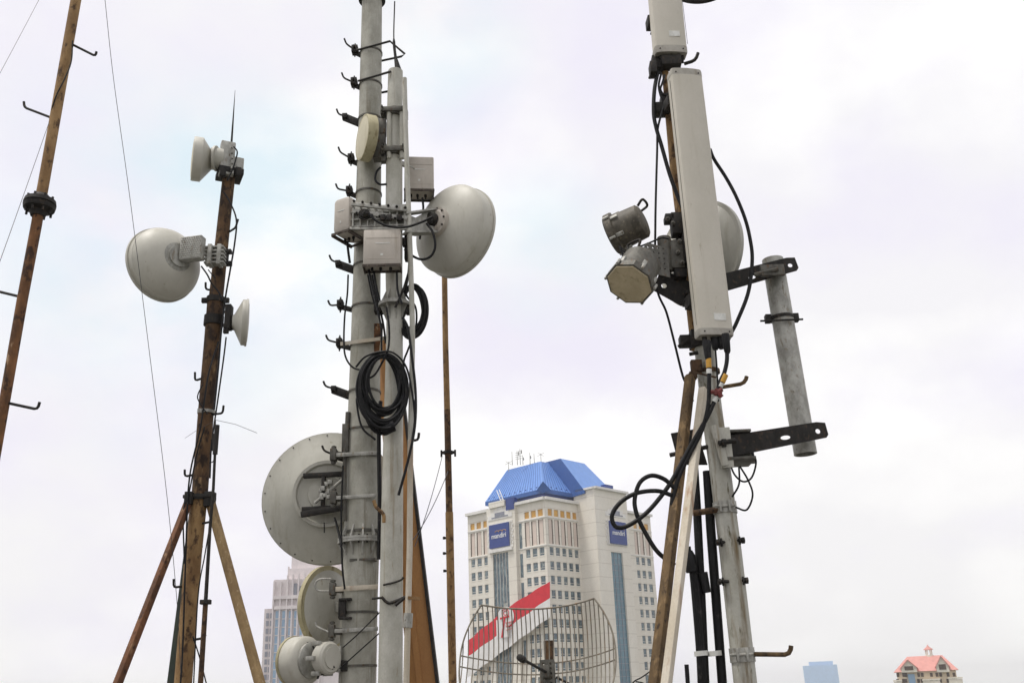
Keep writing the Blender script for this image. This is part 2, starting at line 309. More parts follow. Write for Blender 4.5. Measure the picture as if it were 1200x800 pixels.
mb = MB(); x, y, z = frame(ax)
for k in range(8):
    a = 2 * PI * k / 8; q = cc + (x * math.cos(a) + y * math.sin(a)) * 14 * u; mb.tube([q - z * 12 * u, q + z * 10 * u], 1.6 * u, 6)
mb.build("bolts", M["dark"], cp)
for a, b_, c_ in [((84, 52), (112, 66), (113, 61)), ((60, 138), (28.5, 126), (28, 119.5)), ((21, 347), (-8, 340), (-8, 333)), ((9, 472), (44, 479.5), (46.5, 471))]:
    mb = MB(); step(mb, at(*a, YL), at(*b_, YL), at(*c_, YL), 1.6 * u); mb.build("step_bolt", M["dark"], rp)
mb = MB(); mb.tube(catmull(lineY([(85, 48, YL - .04), (83.5, 72, YL - .04), (76, 92, YL - .05), (66, 112, YL - .05), (61, 128, YL - .03), (59, 140, YL)])), .0055, 6); mb.build("lashing_cable", M["dark"], rp)
mb = MB(); mb.tube(wire_sag(at(59, 139, YL), at(-40, 416, YL - 1.2), .02), .0022, 6); solo(mb, "guy_wire", M["wire"], "thin guy wire running from the leaning rusty pole down to the left edge", "wire", "guy wires")
mb = MB(); mb.tube(wire_sag(at(80, -66, YL + .6), at(-50, 178, YL - .6), .02), .0022, 6); solo(mb, "guy_wire", M["wire"], "thin wire crossing the top left corner of the sky", "wire", "guy wires")
mb = MB(); mb.tube(catmull(lineY([(116, -60, 7.0), (123, 0, 7.1), (133, 92, 7.3), (152, 230, 7.6), (176, 420, 8.0), (195, 575, 8.3), (207, 700, 8.6), (212, 790, 8.8)])), .0026, 6); solo(mb, "guy_wire", M["wire"], "long sagging wire between the leaning rusty pole and the tripod mast", "wire", "guy wires")
# ------------------------------------------------------------------ tripod mast
YT = 9.0
rows = [(268.5, 205, 7.2), (263.5, 250, 7.4), (256, 322, 8.0), (253, 350, 8.2)]
P, R = pole_pts(rows, YT)
rows2 = [(253, 350, 9.6), (248.6, 400, 9.2), (241.5, 480, 9.0), (234, 580, 9.2), (226.5, 650, 9.6), (214.5, 800, 10.2)]
P2, R2 = pole_pts(rows2, YT); P2, R2 = to_deck(P2, R2)
tm = thing("tripod_mast", "brown rusty mast braced by slanting legs, with three small dishes", "mast", P2[-1])
mb = MB(); mb.tube(P, R, 24); mb.build("upper_tube", M["rust_dark"], tm)
mb = MB(); mb.tube(P2[:4], R2[:4], 24); mb.build("middle_tube", M["rust_dark"], tm)
mb = MB(); mb.tube(P2[3:], R2[3:], 24); ring(mb, at(227.5, 640, YT), P2[3] - P2[5], m_of(9.4, P2[4]), .015, .004); mb.build("lower_tube", M["rust_tan"], tm, "tan rusty lower tube")
tax = (P[0] - P2[3]).normalized()
mb = MB()
for y_, x_ in ((352, 253), (377, 251)):
    c = at(x_, y_, YT); ring(mb, c, tax, m_of(9.4, c), .06, .012)
for dx in (-13, 12):
    c = at(253 + dx, 352, YT - .02); mb.box(c, X0, Y0, Z0, .03, .02, .025, .003)
mb.build("sleeve_clamp", M["dark"], tm)
c = at(234, 583, YT); mb = MB(); ring(mb, c, tax, m_of(9.3, c), .05, .02); mb.box(c - X0 * .0 - Y0 * .0, X0, Y0, tax, m_of(16, c), m_of(12, c), .016, .003); mb.build("collar", M["dark"], tm)
def leg(a, b, w, mm):
    a = at(*a); b = at(*b); t = (0 - a.z) / (b.z - a.z); e = a.lerp(b, t)
    mb = MB(); mb.bar(a, e, w, w, bev=.006); return mb.build("leg", M[mm], tm)
leg((221.5, 586, YT - .08), (138, 800, YT - .6), .060, "rust_red"); leg((246.5, 588, YT - .02), (304.5, 800, YT - .45), .068, "tan_leg"); leg((230, 590, YT + .16), (203, 800, YT + .35), .09, "green")
mb = MB(); mb.box(at(246, 585, YT - .03), X0, Y0, Z0, .045, .05, .07, .006); mb.box(at(222, 584, YT - .08), X0, Y0, Z0, .035, .05, .06, .006); mb.build("leg_bracket", M["dark"], tm)
mb = MB(); mb.tube(lineY([(270, 186, YT), (272.5, 150, YT), (275.5, 106, YT)]), [.014, .010, .002], 8); mb.build("lightning_rod", M["dark"], tm)
for a, b_, c_ in [((268, 272), (276, 267), (279, 257)), ((250, 340), (241, 339), (241, 331)), ((240, 442), (228.5, 446), (228.5, 436)), ((243, 486), (261, 484), (262, 475)),
                  ((228, 556), (216.5, 558), (216.5, 550)), ((232, 614), (247, 611), (249, 609)), ((217, 686), (203.5, 688), (203.5, 678)), ((222, 750), (239, 747), (241, 743))]:
    mb = MB(); step(mb, at(*a, YT), at(*b_, YT - .08), at(*c_, YT - .08), .011); mb.build("step_bolt", M["dark"], tm)
for pts, r_ in [([(262, 225), (270, 238), (277, 258), (275, 285), (270, 315), (264, 350), (259, 392), (256, 430), (251, 480)], .009),
                ([(265, 395), (262, 420), (255, 470), (248, 520), (246, 560)], .008), ([(256, 400), (244, 440), (235, 500), (222, 560), (218, 640), (214, 760), (210, 820)], .008),
                ([(240, 500), (231, 530), (222, 575), (215, 600), (216, 660)], .007), ([(247, 610), (240, 650), (232, 700), (226, 820)], .006), ([(226, 745), (234, 770), (243, 805)], .006),
                ([(243, 485), (233, 470), (232, 462), (238, 450)], .006), ([(247, 515), (251, 520), (252, 530), (250, 540), (245, 542)], .005)]:
    mb = MB(); mb.tube(catmull(line(pts, YT - .14)), r_, 6); mb.build("lashed_cable", M["rubber"], tm)
mb = MB(); c = at(242, 483, YT); ring(mb, c, tax, m_of(9.2, c), .03, .01); mb.box(at(234, 481, YT - .12), X0, Y0, Z0, .02, .01, .02); mb.build("cable_band", M["galv"], tm)
# slim pipe beside the tripod mast
wp = thing("slim_pipe_antenna", "slim dark whip aerial on a rusty pipe beside the tripod mast", "aerial", V((at(235, 800, YT - .25).x, YT - .25, 0)))
P, R = pole_pts([(253, 508, 1.6), (250, 572, 1.8), (246, 620, 2.0), (241, 704, 2.4)], YT - .25); mb = MB(); mb.tube(P, R, 10); mb.build("upper_rod", M["dark"], wp)
P, R = pole_pts([(241, 704, 3.0), (235, 800, 3.2)], YT - .25); P, R = to_deck(P, R); mb = MB(); mb.tube(P, R, 12); mb.build("lower_pipe", M["rust_dark"], wp)
mb = MB(); mb.tube(lineY([(254.5, 498, YT - .25), (252, 532, YT - .25)]), .024, 10); mb.tube(lineY([(251, 508, YT - .22), (250, 528, YT - .22)]), .014, 8)
mb.tube(lineY([(252, 492, YT - .25), (252, 500, YT - .25)]), .009, 8); mb.build("sleeve", M["dark"], wp); mb = MB(); mb.box(at(241, 705, YT - .25), X0, Y0, Z0, .045, .03, .02, .004); mb.build("joint", M["dark"], wp)
mb = MB(); mb.tube(lineY([(253, 492, YT - .25), (276, 497, YT - .5), (301, 507, YT - .8)]), .0025, 5); mb.tube(lineY([(250, 494, YT - .25), (232, 503, YT), (217, 513, YT + .2)]), .0018, 5); mb.build("radial_rod", M["wire"], wp)
# ---- dishes on the tripod mast
def P3(px, py, Y): return at(px, py, Y)
c = at(227, 186, YT - .12); r_ = m_of(26, c)
dr = dish("horn_dish", "small stepped horn dish at the very top of the tripod mast", c, V((-.93, -.36, 0)), r_, HORN, M["radome"], .01, M["radome_warm"])
mb = MB(); a = at(247, 186, YT - .1); b_ = at(262, 187, YT - .06); mb.tube([a, b_], m_of(13, a), 24); mb.tube([at(252, 186, YT - .1), at(254.5, 186, YT - .1)], m_of(15, a), 24); mb.build("neck", M["radome_grey"], dr)
mb = MB(); Xr, Yr = yawed(.45)
mb.box(at(266, 187, YT - .08), Xr, Yr, Z0, .075, .05, .20, .012); mb.box(at(276, 196, YT - .02), Xr, Yr, Z0, .075, .07, .09, .01)
for k in range(6): mb.box(at(272, 172 + k * 6, YT - .14), Xr, Yr, Z0, .012, .012, .018)
mb.build("radio_unit", M["galv"], dr)
mb = MB(); mb.box(at(269, 205, YT), Xr, Yr, Z0, .13, .12, .035, .006); mb.box(at(261, 202, YT - .12), Xr, Yr, Z0, .03, .03, .05, .004); mb.box(at(279, 202, YT - .08), Xr, Yr, Z0, .03, .03, .05, .004); mb.build("pole_clamp", M["dark"], dr)
mb = MB(); mb.tube(catmull(line([(274, 172), (278, 178), (276, 188), (272, 200), (266, 212)], YT - .16)), .008, 6); mb.build("cable", M["rubber"], dr)
c = at(189.5, 311, YT - .1); r_ = m_of(43.5, c)
dr = dish("dish_antenna", "large pale deep dish left of the tripod mast with perforated radio box", c, V((-.78, .625, 0)), r_, [(-.80, .10), (-.795, .28), (-.765, .42), (-.69, .60), (-.57, .77), (-.43, .90), (-.29, .968), (-.22, .985), (-.215, .995), (0, 1.0)], M["radome"], rim=(.03, .012), m_rim=M["radome"])
hub = at(222, 296, YT - .15)
mb = MB(); ax2 = V((-.78, .625, 0)).normalized(); hub = c - ax2 * r_ * .80; mb.lathe(hub + ax2 * .04, -ax2, [(-.06, .15), (.03, .15), (.04, .11), (.06, .11)], 28); mb.build("hub", M["galv"], dr)
Xr, Yr = yawed(-.18); bc = at(225.5, 292, YT - .30)
mb = MB(); mb.box(bc, Xr, Yr, Z0, .115, .05, .125, .008); bx_ = mb.build("radio_unit", M["galv"], dr)
mb = MB()
for i in range(9):
    for j in range(10):
        q = bc + Xr * (i - 4 + (j % 2) * .5) * .024 + Z0 * (j - 4.5) * .024 - Yr * .05; mb.lathe(q, -Yr, [(0, .009), (.006, .0055)], 6)
mb.build("studs", M["galv"], bx_)
mb = MB()
for k in range(5): mb.box(at(252, 291 + k * 4.5, YT - .2), X0, Y0, Z0, .10, .05, .009, .002)
mb.box(at(247, 300, YT - .22), X0, Y0, Z0, .02, .06, .11, .004); mb.box(at(258, 300, YT - .2), X0, Y0, Z0, .02, .06, .11, .004); mb.build("mounting_arm", M["galv"], dr)
mb = MB(); cp_ = at(258.5, 301, YT); ring(mb, cp_, tax, m_of(8, cp_), .12, .012)
for k in (295, 309): mb.tube([at(255, k, YT - .13), at(271, k, YT - .13)], .014, 6); mb.box(at(268, k, YT - .1), X0, Y0, Z0, .03, .03, .02, .004)
mb.build("pole_clamp", M["dark"], dr)
mb = MB(); mb.tube(catmull(line([(236, 312), (243, 322), (248, 332), (256, 342), (261, 352)], YT - .2)), .009, 6); mb.tube(catmull(line([(244, 316), (252, 326), (250, 322)], YT - .2)), .006, 6); mb.build("cable", M["rubber"], dr)
c = at(289, 378, YT - .05); r_ = m_of(27, c)
dr = dish("dish_antenna", "small conical dish facing right, low on the tripod mast", c, V((.96, .28, 0)), r_, CONE, M["radome"], .01, M["radome"], rim=(.02, .008), m_rim=M["radome"])
mb = MB(); mb.tube([at(266, 378, YT - .06), at(274, 378, YT - .06)], m_of(9, c), 20); mb.box(at(268, 372, YT - .1), X0, Y0, Z0, .03, .05, .13, .008); mb.build("mounting_arm", M["dark"], dr); mb = MB(); mb.box(at(265, 385, YT - .12), X0, Y0, Z0, .025, .02, .05, .004); mb.build("lug", M["dark"], dr)
mb = MB(); cp_ = at(250.5, 376, YT); ring(mb, cp_, tax, m_of(9.7, cp_), .1, .014); mb.tube([at(262, 366, YT - .1), at(267, 364, YT - .1)], .012, 6); mb.build("pole_clamp", M["dark"], dr)
# ------------------------------------------------------------------ central mast
YC = 10.0
rowsC = [(437, -140, 11), (436, 0, 11.6), (434, 120, 13), (431.5, 250, 15), (428.3, 400, 17), (426, 520, 19.5), (424.5, 622, 21)]
P, R = pole_pts(rowsC, YC); rowsD = [(424.5, 622, 20.5), (421.5, 700, 21), (418.5, 800, 21.8)]; P2, R2 = pole_pts(rowsD, YC); P2, R2 = to_deck(P2, R2)
cm = thing("steel_mast", "tall thick grey tapering mast with flange and rows of step brackets", "mast", P2[-1])
mb = MB(); mb.tube(P, R, 36); mb.build("upper_shaft", M["paint_dark"], cm)
mb = MB(); mb.tube(P2, R2, 36); mb.build("lower_shaft", M["paint_dark"], cm)
def c_axis(py): 
    r_ = rowsC + rowsD[1:]
    for a, b_ in zip(r_, r_[1:]):
        if a[1] <= py <= b_[1]:
            t = (py - a[1]) / (b_[1] - a[1]); return a[0] + (b_[0] - a[0]) * t, a[2] + (b_[2] - a[2]) * t
cax = (P[0] - P2[1]).normalized()
c = at(424.4, 634, YC); u = m_of(1, c)
mb = MB(); mb.lathe(c, cax, [(-3 * u, 21 * u), (-3 * u, 28.5 * u), (-.3 * u, 28.5 * u), (-.3 * u, 27.6 * u), (.3 * u, 27.6 * u), (.3 * u, 28.5 * u), (3 * u, 28.5 * u), (3 * u, 20 * u)], 40); fl = mb.build("flange", M["galv"], cm)
x, y, z = frame(cax)
for k in range(12):
    a = 2 * PI * (k + .35) / 12; e = x * math.cos(a) + y * math.sin(a); tn = z.cross(e)
    for s in (1, -1):
        q = c + z * 2.6 * u * s
        mb = MB(); mb.prism([q + e * 20 * u - tn * .009, q + e * 27.5 * u - tn * .009, q + e * 27.5 * u + z * 2 * u * s - tn * .009, q + e * 20 * u + z * 17 * u * s - tn * .009], tn * .018); mb.build("gusset", M["galv"], fl)
mb = MB()
for k in range(16):
    a = 2 * PI * k / 16; e = x * math.cos(a) + y * math.sin(a); mb.tube([c + e * 25 * u - z * 5 * u, c + e * 25 * u + z * 5 * u], 1.0 * u, 6)
mb.build("bolts", M["dark"], fl)
mb = MB(); c = at(427, 657, YC - .06); mb.box(c, X0, Y0, Z0, .13, .12, .012); mb.build("ledge_plate", M["steel"], cm)
def clamp(block, tip, kind=0, strap=True, mm="dark"):
    """cable/step bracket on the left flank: block at a pixel, hook to tip, band round the mast"""
    bx, by = block; ax_, h = c_axis(by + 4); c = at(ax_, by + 4, YC); u = m_of(1, c)
    b0 = at(bx, by, YC - .02); edge = at(ax_ - h + 2, by + (8 if kind == 1 else 3), YC - .02)
    mb = MB()
    if kind == 1: mb.bar(b0 - X0 * 5 * u, edge, .05, .085, bev=.004); mb.box(at(bx - 4, by - 1, YC - .06), X0, Y0, Z0, 3 * u, .02, 3 * u, .003)
    else:
        mb.box(b0, X0, Y0, Z0, 3.6 * u, .05, 4.6 * u, .005); mb.bar(b0 + V((0, .02, -2 * u)), edge + V((0, .02, -3 * u)), .06, .045, bev=.004)
        for s in (-1, 1): bolt(mb, b0 + Z0 * s * 4.6 * u, Z0 * s, .016, .05)
        mb.tube([b0 - V((0, .1, 0)), b0 + V((0, .1, 0))], .013, 6)
    root = mb.build("step_bracket", M[mm], cm)
    if strap:
        mb = MB(); ring(mb, c, cax, h * u, .022, .010); mb.build("band", M["steel"], root)
    tx, ty = tip; mb = MB(); q = at(tx + 2.2, ty + 6, YC - .05); step(mb, b0, q, at(tx, ty, YC - .05), .0115); mb.build("hook", M["dark"], root)
for bk, tp, kd in [((416, 59), (403.5, 45.5), 0), ((415, 97), (400.5, 85.5), 0), ((408, 137), (394.5, 128), 1), ((411.5, 186), (396.5, 172.5), 0), ((409.5, 224), (393.5, 215.5), 0), ((400, 309), (386, 299), 1),
                   ((399, 357), (384.5, 352), 0), ((398, 402), (382, 392.5), 0), ((395, 456), (379, 446.5), 1), ((393, 533), (377.5, 522), 0)]:
    clamp(bk, tp, kd)
# broad straps with box ends lower down
def strap(x0, x1, py, mm, tip=None, hh=4.5):
    ax_, h = c_axis(py); c = at(ax_, py, YC); u = m_of(1, c); fr = YC - h * u - .012
    mb = MB(); mb.bar(at(x0, py + 2, YC - .2), at(x1, py - 1, fr), .012, hh * u, bev=.002)
    for k in (.2, .75): bolt(mb, at(x0 + (x1 - x0) * k, py + 1, fr - .012), -Y0, .012, .016)
    root = mb.build("strap", M[mm], cm)
    mb = MB(); b0 = at(x0 - 3, py + 2, YC - .16); mb.box(b0, X0, Y0, Z0, 3.5 * u, .05, 7 * u, .005); mb.tube([b0 - Z0 * 11 * u, b0 + Z0 * 11 * u], .014, 8)
    for s in (-1, 1): mb.lathe(b0 + Z0 * 8 * u * s, Z0 * s, [(0, .028), (.02, .028)], 6)
    mb.bar(b0, at(ax_ - h * .6, py + 3, YC), .09, .06, bev=.004); mb.build("strap_clamp", M["steel"], root)
    if tip:
        mb = MB(); mb.tube(catmull(line(tip, YC - .2), 5), .010, 8); mb.build("hook", M["galv"], root)
strap(394, 444, 531, "galv"); strap(393, 443, 688, "rust_cream", [(388, 692), (375, 692), (370, 689), (370, 682), (376, 678), (388, 678)], 5.5); strap(392, 443, 737, "galv", [(388, 741), (378, 737), (371, 733), (370, 728)], 4.5)
strap(394, 441, 581, "galv", None, 4)
for py in (505, 624, 718, 780):
    ax_, h = c_axis(py); c = at(ax_, py, YC); mb = MB(); ring(mb, c, cax, m_of(h, c), .022, .010); mb.build("band", M["steel"], cm)
mb = MB()
for dx, w in ((0, 7), (4, 2)): mb.box(at(402 - dx, 713, YC - .18), X0, Y0, Z0, m_of(w * .5, c), .03, m_of(11, c), .003)
for s in (-11, 11): mb.box(at(405, 713 + s, YC - .19), X0, Y0, Z0, .06, .035, .012, .003)
mb.build("channel_bracket", M["dark"], cm)
mb = MB(); mb.box(at(405, 513, YC - .12), X0, Y0, Z0, .035, .03, .15, .004); mb.tube(lineY([(408, 483, YC - .12), (407, 502, YC - .12)]), .028, 12); mb.tube(lineY([(404, 525, YC - .14), (404, 610, YC - .14)]), .02, 8); mb.build("side_bracket", M["steel"], cm)
for pts, r_ in [([(408, 322), (407, 345), (404, 370), (403, 400), (405, 418), (413, 430), (425, 434)], .010), ([(402, 545), (400, 600), (401, 660), (404, 690)], .010), ([(446, 470), (444, 505), (445, 600), (444, 655)], .022),
                ([(436, 322), (441, 345), (446, 365), (450, 385), (452, 402)], .012), ([(431, 322), (437, 350), (446, 380), (447, 412)], .010), ([(446, 740), (418, 765), (398, 783)], .006), ([(447, 715), (420, 742), (402, 758)], .006)]:
    mb = MB(); mb.tube(catmull(line(pts, YC - .24)), r_, 8); mb.build("lashed_cable", M["rubber"], cm)
mb = MB(); mb.box(at(443, 398, YC - .1), X0, Y0, Z0, .05, .015, .19, .003); mb.build("backing_plate", M["rust"], cm)
mb = MB(); mb.bar(at(399, 403, YC - .2), at(452, 396, YC - .2), .015, .04); mb.tube(catmull(line([(447, 398), (446, 410), (449, 418)], YC - .21)), .010, 8); mb.build("tie_bar", M["rust_cream"], cm)
# square rod loops that tie the second pole to the mast
mb = MB(); mb.tube(lineY([(418, 59, YC - .18), (457, 48.5, YC - .2), (474.5, 63.5, YC - .25), (470, 66.5, YC - .1), (440, 73, YC + .1)]), .014, 8)
mb.tube(lineY([(420, 95, YC - .18), (458, 84, YC - .4)]), .014, 8); mb.tube(lineY([(440, 110, YC + .1), (456, 107, YC + .05)]), .014, 8); mb.build("tie_rod_loop", M["dark"], cm)
mb = MB(); c = at(436, -2, YC); u = m_of(1, c); ring(mb, c, cax, 11.6 * u, 8 * u, 4 * u); mb.build("top_collar", M["dark"], cm)
# ------------------------------------------------------------------ second pole in front of the mast
YS = 9.7
rowsS = [(463.5, 84, 8.6), (462.5, 132, 9.0)]; P, R = pole_pts(rowsS, YS)
P2, R2 = pole_pts([(462.3, 132, 7.2), (462, 190, 7.4)], YS); P3_, R3 = pole_pts([(462, 190, 9.6), (461.5, 300, 10.2), (462, 357, 9.4)], YS); P4, R4 = pole_pts([(462.5, 357, 9.4), (462.3, 400, 9.8), (461, 500, 11.4), (459.6, 600, 12.8), (458.6, 700, 13.6), (457.5, 800, 14.4)], YS); P4, R4 = to_deck(P4, R4)
sp = thing("grey_pole", "slimmer grey pole close in front of the thick mast, carrying the radio boxes", "pole", P4[-1])
mb = MB(); mb.tube(P, R, 28); mb.tube(P2, R2, 24); mb.tube(P3_, R3, 28); mb.build("upper_tube", M["paint"], sp)
mb = MB(); mb.tube(P4, R4, 32); mb.build("lower_tube", M["paint"], sp)
sax = (P[0] - P4[3]).normalized()
for py, px, w in ((134, 462.5, 13), (180, 462, 12)):
    c = at(px, py, YS); u = m_of(1, c); mb = MB(); ring(mb, c, sax, 8.5 * u, 9 * u, 2.5 * u)
    for s in (-1, 1):
        mb.box(c + X0 * s * w * u - Y0 * .03, X0, Y0, Z0, 2.5 * u, .07, 5 * u, .004); mb.tube([c + V((s * w * u, -.16, 2 * u)), c + V((s * w * u, .16, 2 * u))], .012, 6); mb.tube([c + V((s * w * u, -.16, -3 * u)), c + V((s * w * u, .16, -3 * u))], .012, 6)
    mb.box(c - Y0 * (8.5 * u + .03), X0, Y0, Z0, w * u, .012, 3 * u, .003); mb.build("double_clamp", M["steel"], sp)
for dx in (-6, 9): mb = MB(); mb.tube(lineY([(462 + dx, 130, YS - .08), (462 + dx, 186, YS - .08)]), .028, 12); mb.build("spacer_tube", M["paint"], sp)
c = at(462.5, 358, YS); u = m_of(1, c); mb = MB(); mb.lathe(c, sax, [(-2 * u, 9 * u), (-2 * u, 19 * u), (2 * u, 19 * u), (2 * u, 9 * u)], 28); fl = mb.build("flange", M["galv"], sp)
x, y, z = frame(sax)
for k in range(8):
    a = 2 * PI * (k + .4) / 8; e = x * math.cos(a) + y * math.sin(a); tn = z.cross(e)
    for s in (1, -1):
        q = c + z * 2 * u * s; mb = MB(); mb.prism([q + e * 9 * u - tn * .005, q + e * 17 * u - tn * .005, q + e * 9.4 * u + z * 18 * u * s - tn * .005], tn * .01); mb.build("gusset", M["galv"], fl)
mb = MB(); mb.box(at(444, 362, YS + .05), X0, Y0, Z0, .05, .06, .05, .01); mb.build("bolt_block", M["dark"], fl); mb = MB(); mb.box(at(480, 362, YS), X0, Y0, Z0, .04, .05, .06, .01); mb.build("bolt_block", M["dark"], fl)
mb = MB(); mb.tube(catmull(line([(449, 685), (462, 682), (470, 679), (473, 676)], YS - .13)), .011, 6); mb.tube(catmull(line([(447, 699), (455, 706), (466, 703), (475, 699)], YS - .13)), .016, 6)
mb.tube(lineY([(436, 701, YS - .13), (447, 700, YS - .14)]), .012, 6); mb.tube(lineY([(463, 709, YS - .14), (474, 700, YS - .13)]), .018, 6); mb.build("tie_wire", M["dark"], sp)
mb = MB(); mb.tube(catmull(line([(438, 586), (441, 594), (449, 602), (450, 612)], YS - .15)), .018, 8); mb.build("bent_bracket", M["rust_tan"], sp)
mb = MB(); mb.tube(lineY([(467.5, 86, YS), (464, 70, YS)]), [.045, .022], 12); mb.tube(catmull(lineY([(464, 72, YS), (461.5, 45, YS), (462.5, 2, YS)])), [.017] * 8 + [.008] * 9, 8); mb.build("whip_rod", M["dark"], sp)
# thin conduit
cd = thing("conduit_pipe", "thin pale conduit pipe running up the right side of the grey pole", "pipe", V((at(476, 800, 9.5).x, 9.5, 0)))
P, R = pole_pts([(474, 92, 2.2), (476, 170, 2.5), (479, 250, 2.8), (482, 335, 2.9), (483.3, 395, 3), (482, 470, 3), (481, 520, 3)], 9.5); mb = MB(); mb.tube(catmull(P, 4), .028, 12); mb.build("upper_pipe", M["paint"], cd)
P, R = pole_pts([(481, 515, 3.4), (480, 645, 3.5), (478, 722, 3.6), (476, 800, 3.7)], 9.5); P, R = to_deck(P, R); mb = MB(); mb.tube(P, R, 14); mb.build("lower_pipe", M["rust_cream"], cd)
mb = MB(); mb.tube(lineY([(478.5, 718, 9.5), (477.5, 735, 9.5)]), .045, 12); mb.build("union", M["galv"], cd)
mb = MB(); step(mb, at(478, 515, 9.5), at(490, 516, 9.5), at(491, 507, 9.5), .014); mb.build("hook", M["dark"], cd)
mb = MB(); mb.bar(at(478, 700, 9.46), at(492, 701, 9.46), .02, .03); mb.build("clip", M["rust_tan"], cd)
mb = MB(); mb.tube(catmull(line([(472, 372), (478, 385), (483, 420), (487, 460), (486, 500), (478, 540), (467, 580)], 9.42)), .014, 8); solo(mb, "loose_cable", M["rubber"], "black cable hanging loose across the thin pale conduit pipe", "cable")
# brown brace
mb = MB(); a = at(450, 400, 10.55); b_ = at(496, 800, 10.3); t = -a.z / (b_.z - a.z); e = a.lerp(b_, t); br = thing("brown_brace", "brown painted box beam leaning behind the grey poles", "brace", e)
mb.bar(a, e, m_of(31, b_), .10, bev=.006); mb.build("beam", M["brown"], br)
mb = MB(); dirx = X0 * m_of(16.8, b_); mb.bar(a + dirx, e + dirx, .03, .14); mb.build("shaded_edge", M["dark"], br)  # dark strip that paints the beam's right side as shaded
mb = MB(); mb.bar(a - X0 * .03 - Y0 * .056, e - X0 * .03 - Y0 * .056, .06, .012); mb.build("stiffener", M["brown"], br)
# thin rusty pole
YR = 11.0
P, R = pole_pts([(520.5, 290, 3.2), (522, 400, 3.4), (524, 480, 3.6)], YR); P2, R2 = pole_pts([(524, 480, 3.7), (526.5, 600, 4)], YR); P4, R4 = pole_pts([(526.5, 600, 4.6), (530.5, 800, 4.8)], YR); P4, R4 = to_deck(P4, R4)
tp = thing("thin_rusty_pole", "thin rusty pole standing alone right of the brown brace", "pole", P4[-1])
mb = MB(); mb.tube(P, R, 14); mb.build("upper_pipe", M["rust_tan"], tp); mb = MB(); mb.tube(P2, R2, 14); mb.build("middle_pipe", M["rust_dark"], tp); mb = MB(); mb.tube(P4, R4, 14); mb.build("lower_pipe", M["rust_tan"], tp)
mb = MB(); c = at(525.3, 530, YR); ring(mb, c, Z0, m_of(4, c), .03, .02)
for s in (-1, 1): mb.bar(c, c + X0 * s * .085, .03, .03); mb.tube([c + V((s * .08, 0, -.05)), c + V((s * .08, 0, .03))], .012, 6)
mb.build("guy_collar", M["dark"], tp)
for y_, x_ in ((630, 521.5), (648, 521.5), (668.5, 522)): mb = MB(); mb.tube(lineY([(x_ + 4, y_, YR), (x_, y_, YR)]), .012, 6); mb.tube(lineY([(x_ - 1, y_ - 1.5, YR), (x_ - 1, y_ + 1.5, YR)]), .016, 6); mb.build("bolt", M["dark"], tp)
for q, e, lb in (((518, 535), (486, 640), "thin slack wire from the collar of the thin rusty pole, nearer the brown brace"), ((525, 552), (484, 632), "thin wire tied low on the thin rusty pole, crossing to the brown brace")):
    mb = MB(); mb.tube(wire_sag(at(*q, YR - .05), at(*e, 10.2), .06), .0045, 6); solo(mb, "guy_wire", M["wire"], lb, "wire", "guy wires")
# ------------------------------------------------------------------ equipment on the central mast
axd = V((-.90, -.43, 0)).normalized(); c = at(425.5, 161, YC - .42); r_ = m_of(27.5, c)
dr = dish("drum_antenna", "small yellowed round drum antenna high on the thick grey mast", c, axd, r_, [(-.42, .3), (-.40, .95), (-.37, 1), (0, 1)], M["rim_yellow"], .012, M["radome_warm"])
mb = MB(); mb.box(at(445, 165, YC - .3), X0, Y0, Z0, .07, .06, .26, .01); mb.box(at(449, 150, YC - .32), X0, Y0, Z0, .035, .05, .1, .006); mb.box(at(450, 180, YC - .32), X0, Y0, Z0, .03, .04, .12, .006); mb.build("mounting_arm", M["steel"], dr)
mb = MB(); mb.tube(catmull(line([(446, 196), (441, 202), (440, 211), (445, 216), (453, 216)], YC - .35)), .013, 8); mb.build("cable", M["rubber"], dr)
c = at(491, 209, YS + .25); rb = radio_box("radio_unit", "beige radio box at upper right of the grey pole, above the big right dish", c, .12, m_of(34, c), m_of(44, c), .26, handle=True)
mb = MB(); mb.bar(at(466, 190, YS), at(482, 196, YS + .2), .04, .05); mb.tube(lineY([(476, 192, YS - .02), (486, 198, YS + .02)]), .008, 6); mb.build("bracket", M["galv"], rb)
mb = MB(); mb.tube(catmull(line([(495, 232), (496, 245), (494, 262), (492, 280)], YS + .2)), .013, 8); mb.build("cable", M["rubber"], rb)
c = at(448.5, 293, YS - .3); rb = radio_box("radio_unit", "beige radio box in front of both grey poles below the dish arm", c, .03, m_of(43, c), m_of(46, c), .17)
for pts in ([(432, 316), (436, 335), (441, 356), (447, 384)], [(438, 318), (441, 336), (445, 352)], [(465, 318), (466, 340), (471, 356)]):
    mb = MB(); mb.tube(catmull(line(pts, YS - .28)), .012, 8); mb.build("cable", M["rubber"], rb)
c = at(410.5, 258, YC - .33); rb = radio_box("radio_unit", "rounded pale radio box at left end of the ribbed bracket on the thick mast", c, -.5, m_of(24, c), m_of(46, c), .34, seams=False, bev=.05)
mb = MB(); mb.tube(catmull(line([(407, 283), (408, 294), (410, 308)], YC - .3)), .014, 8); mb.build("cable", M["rubber"], rb)
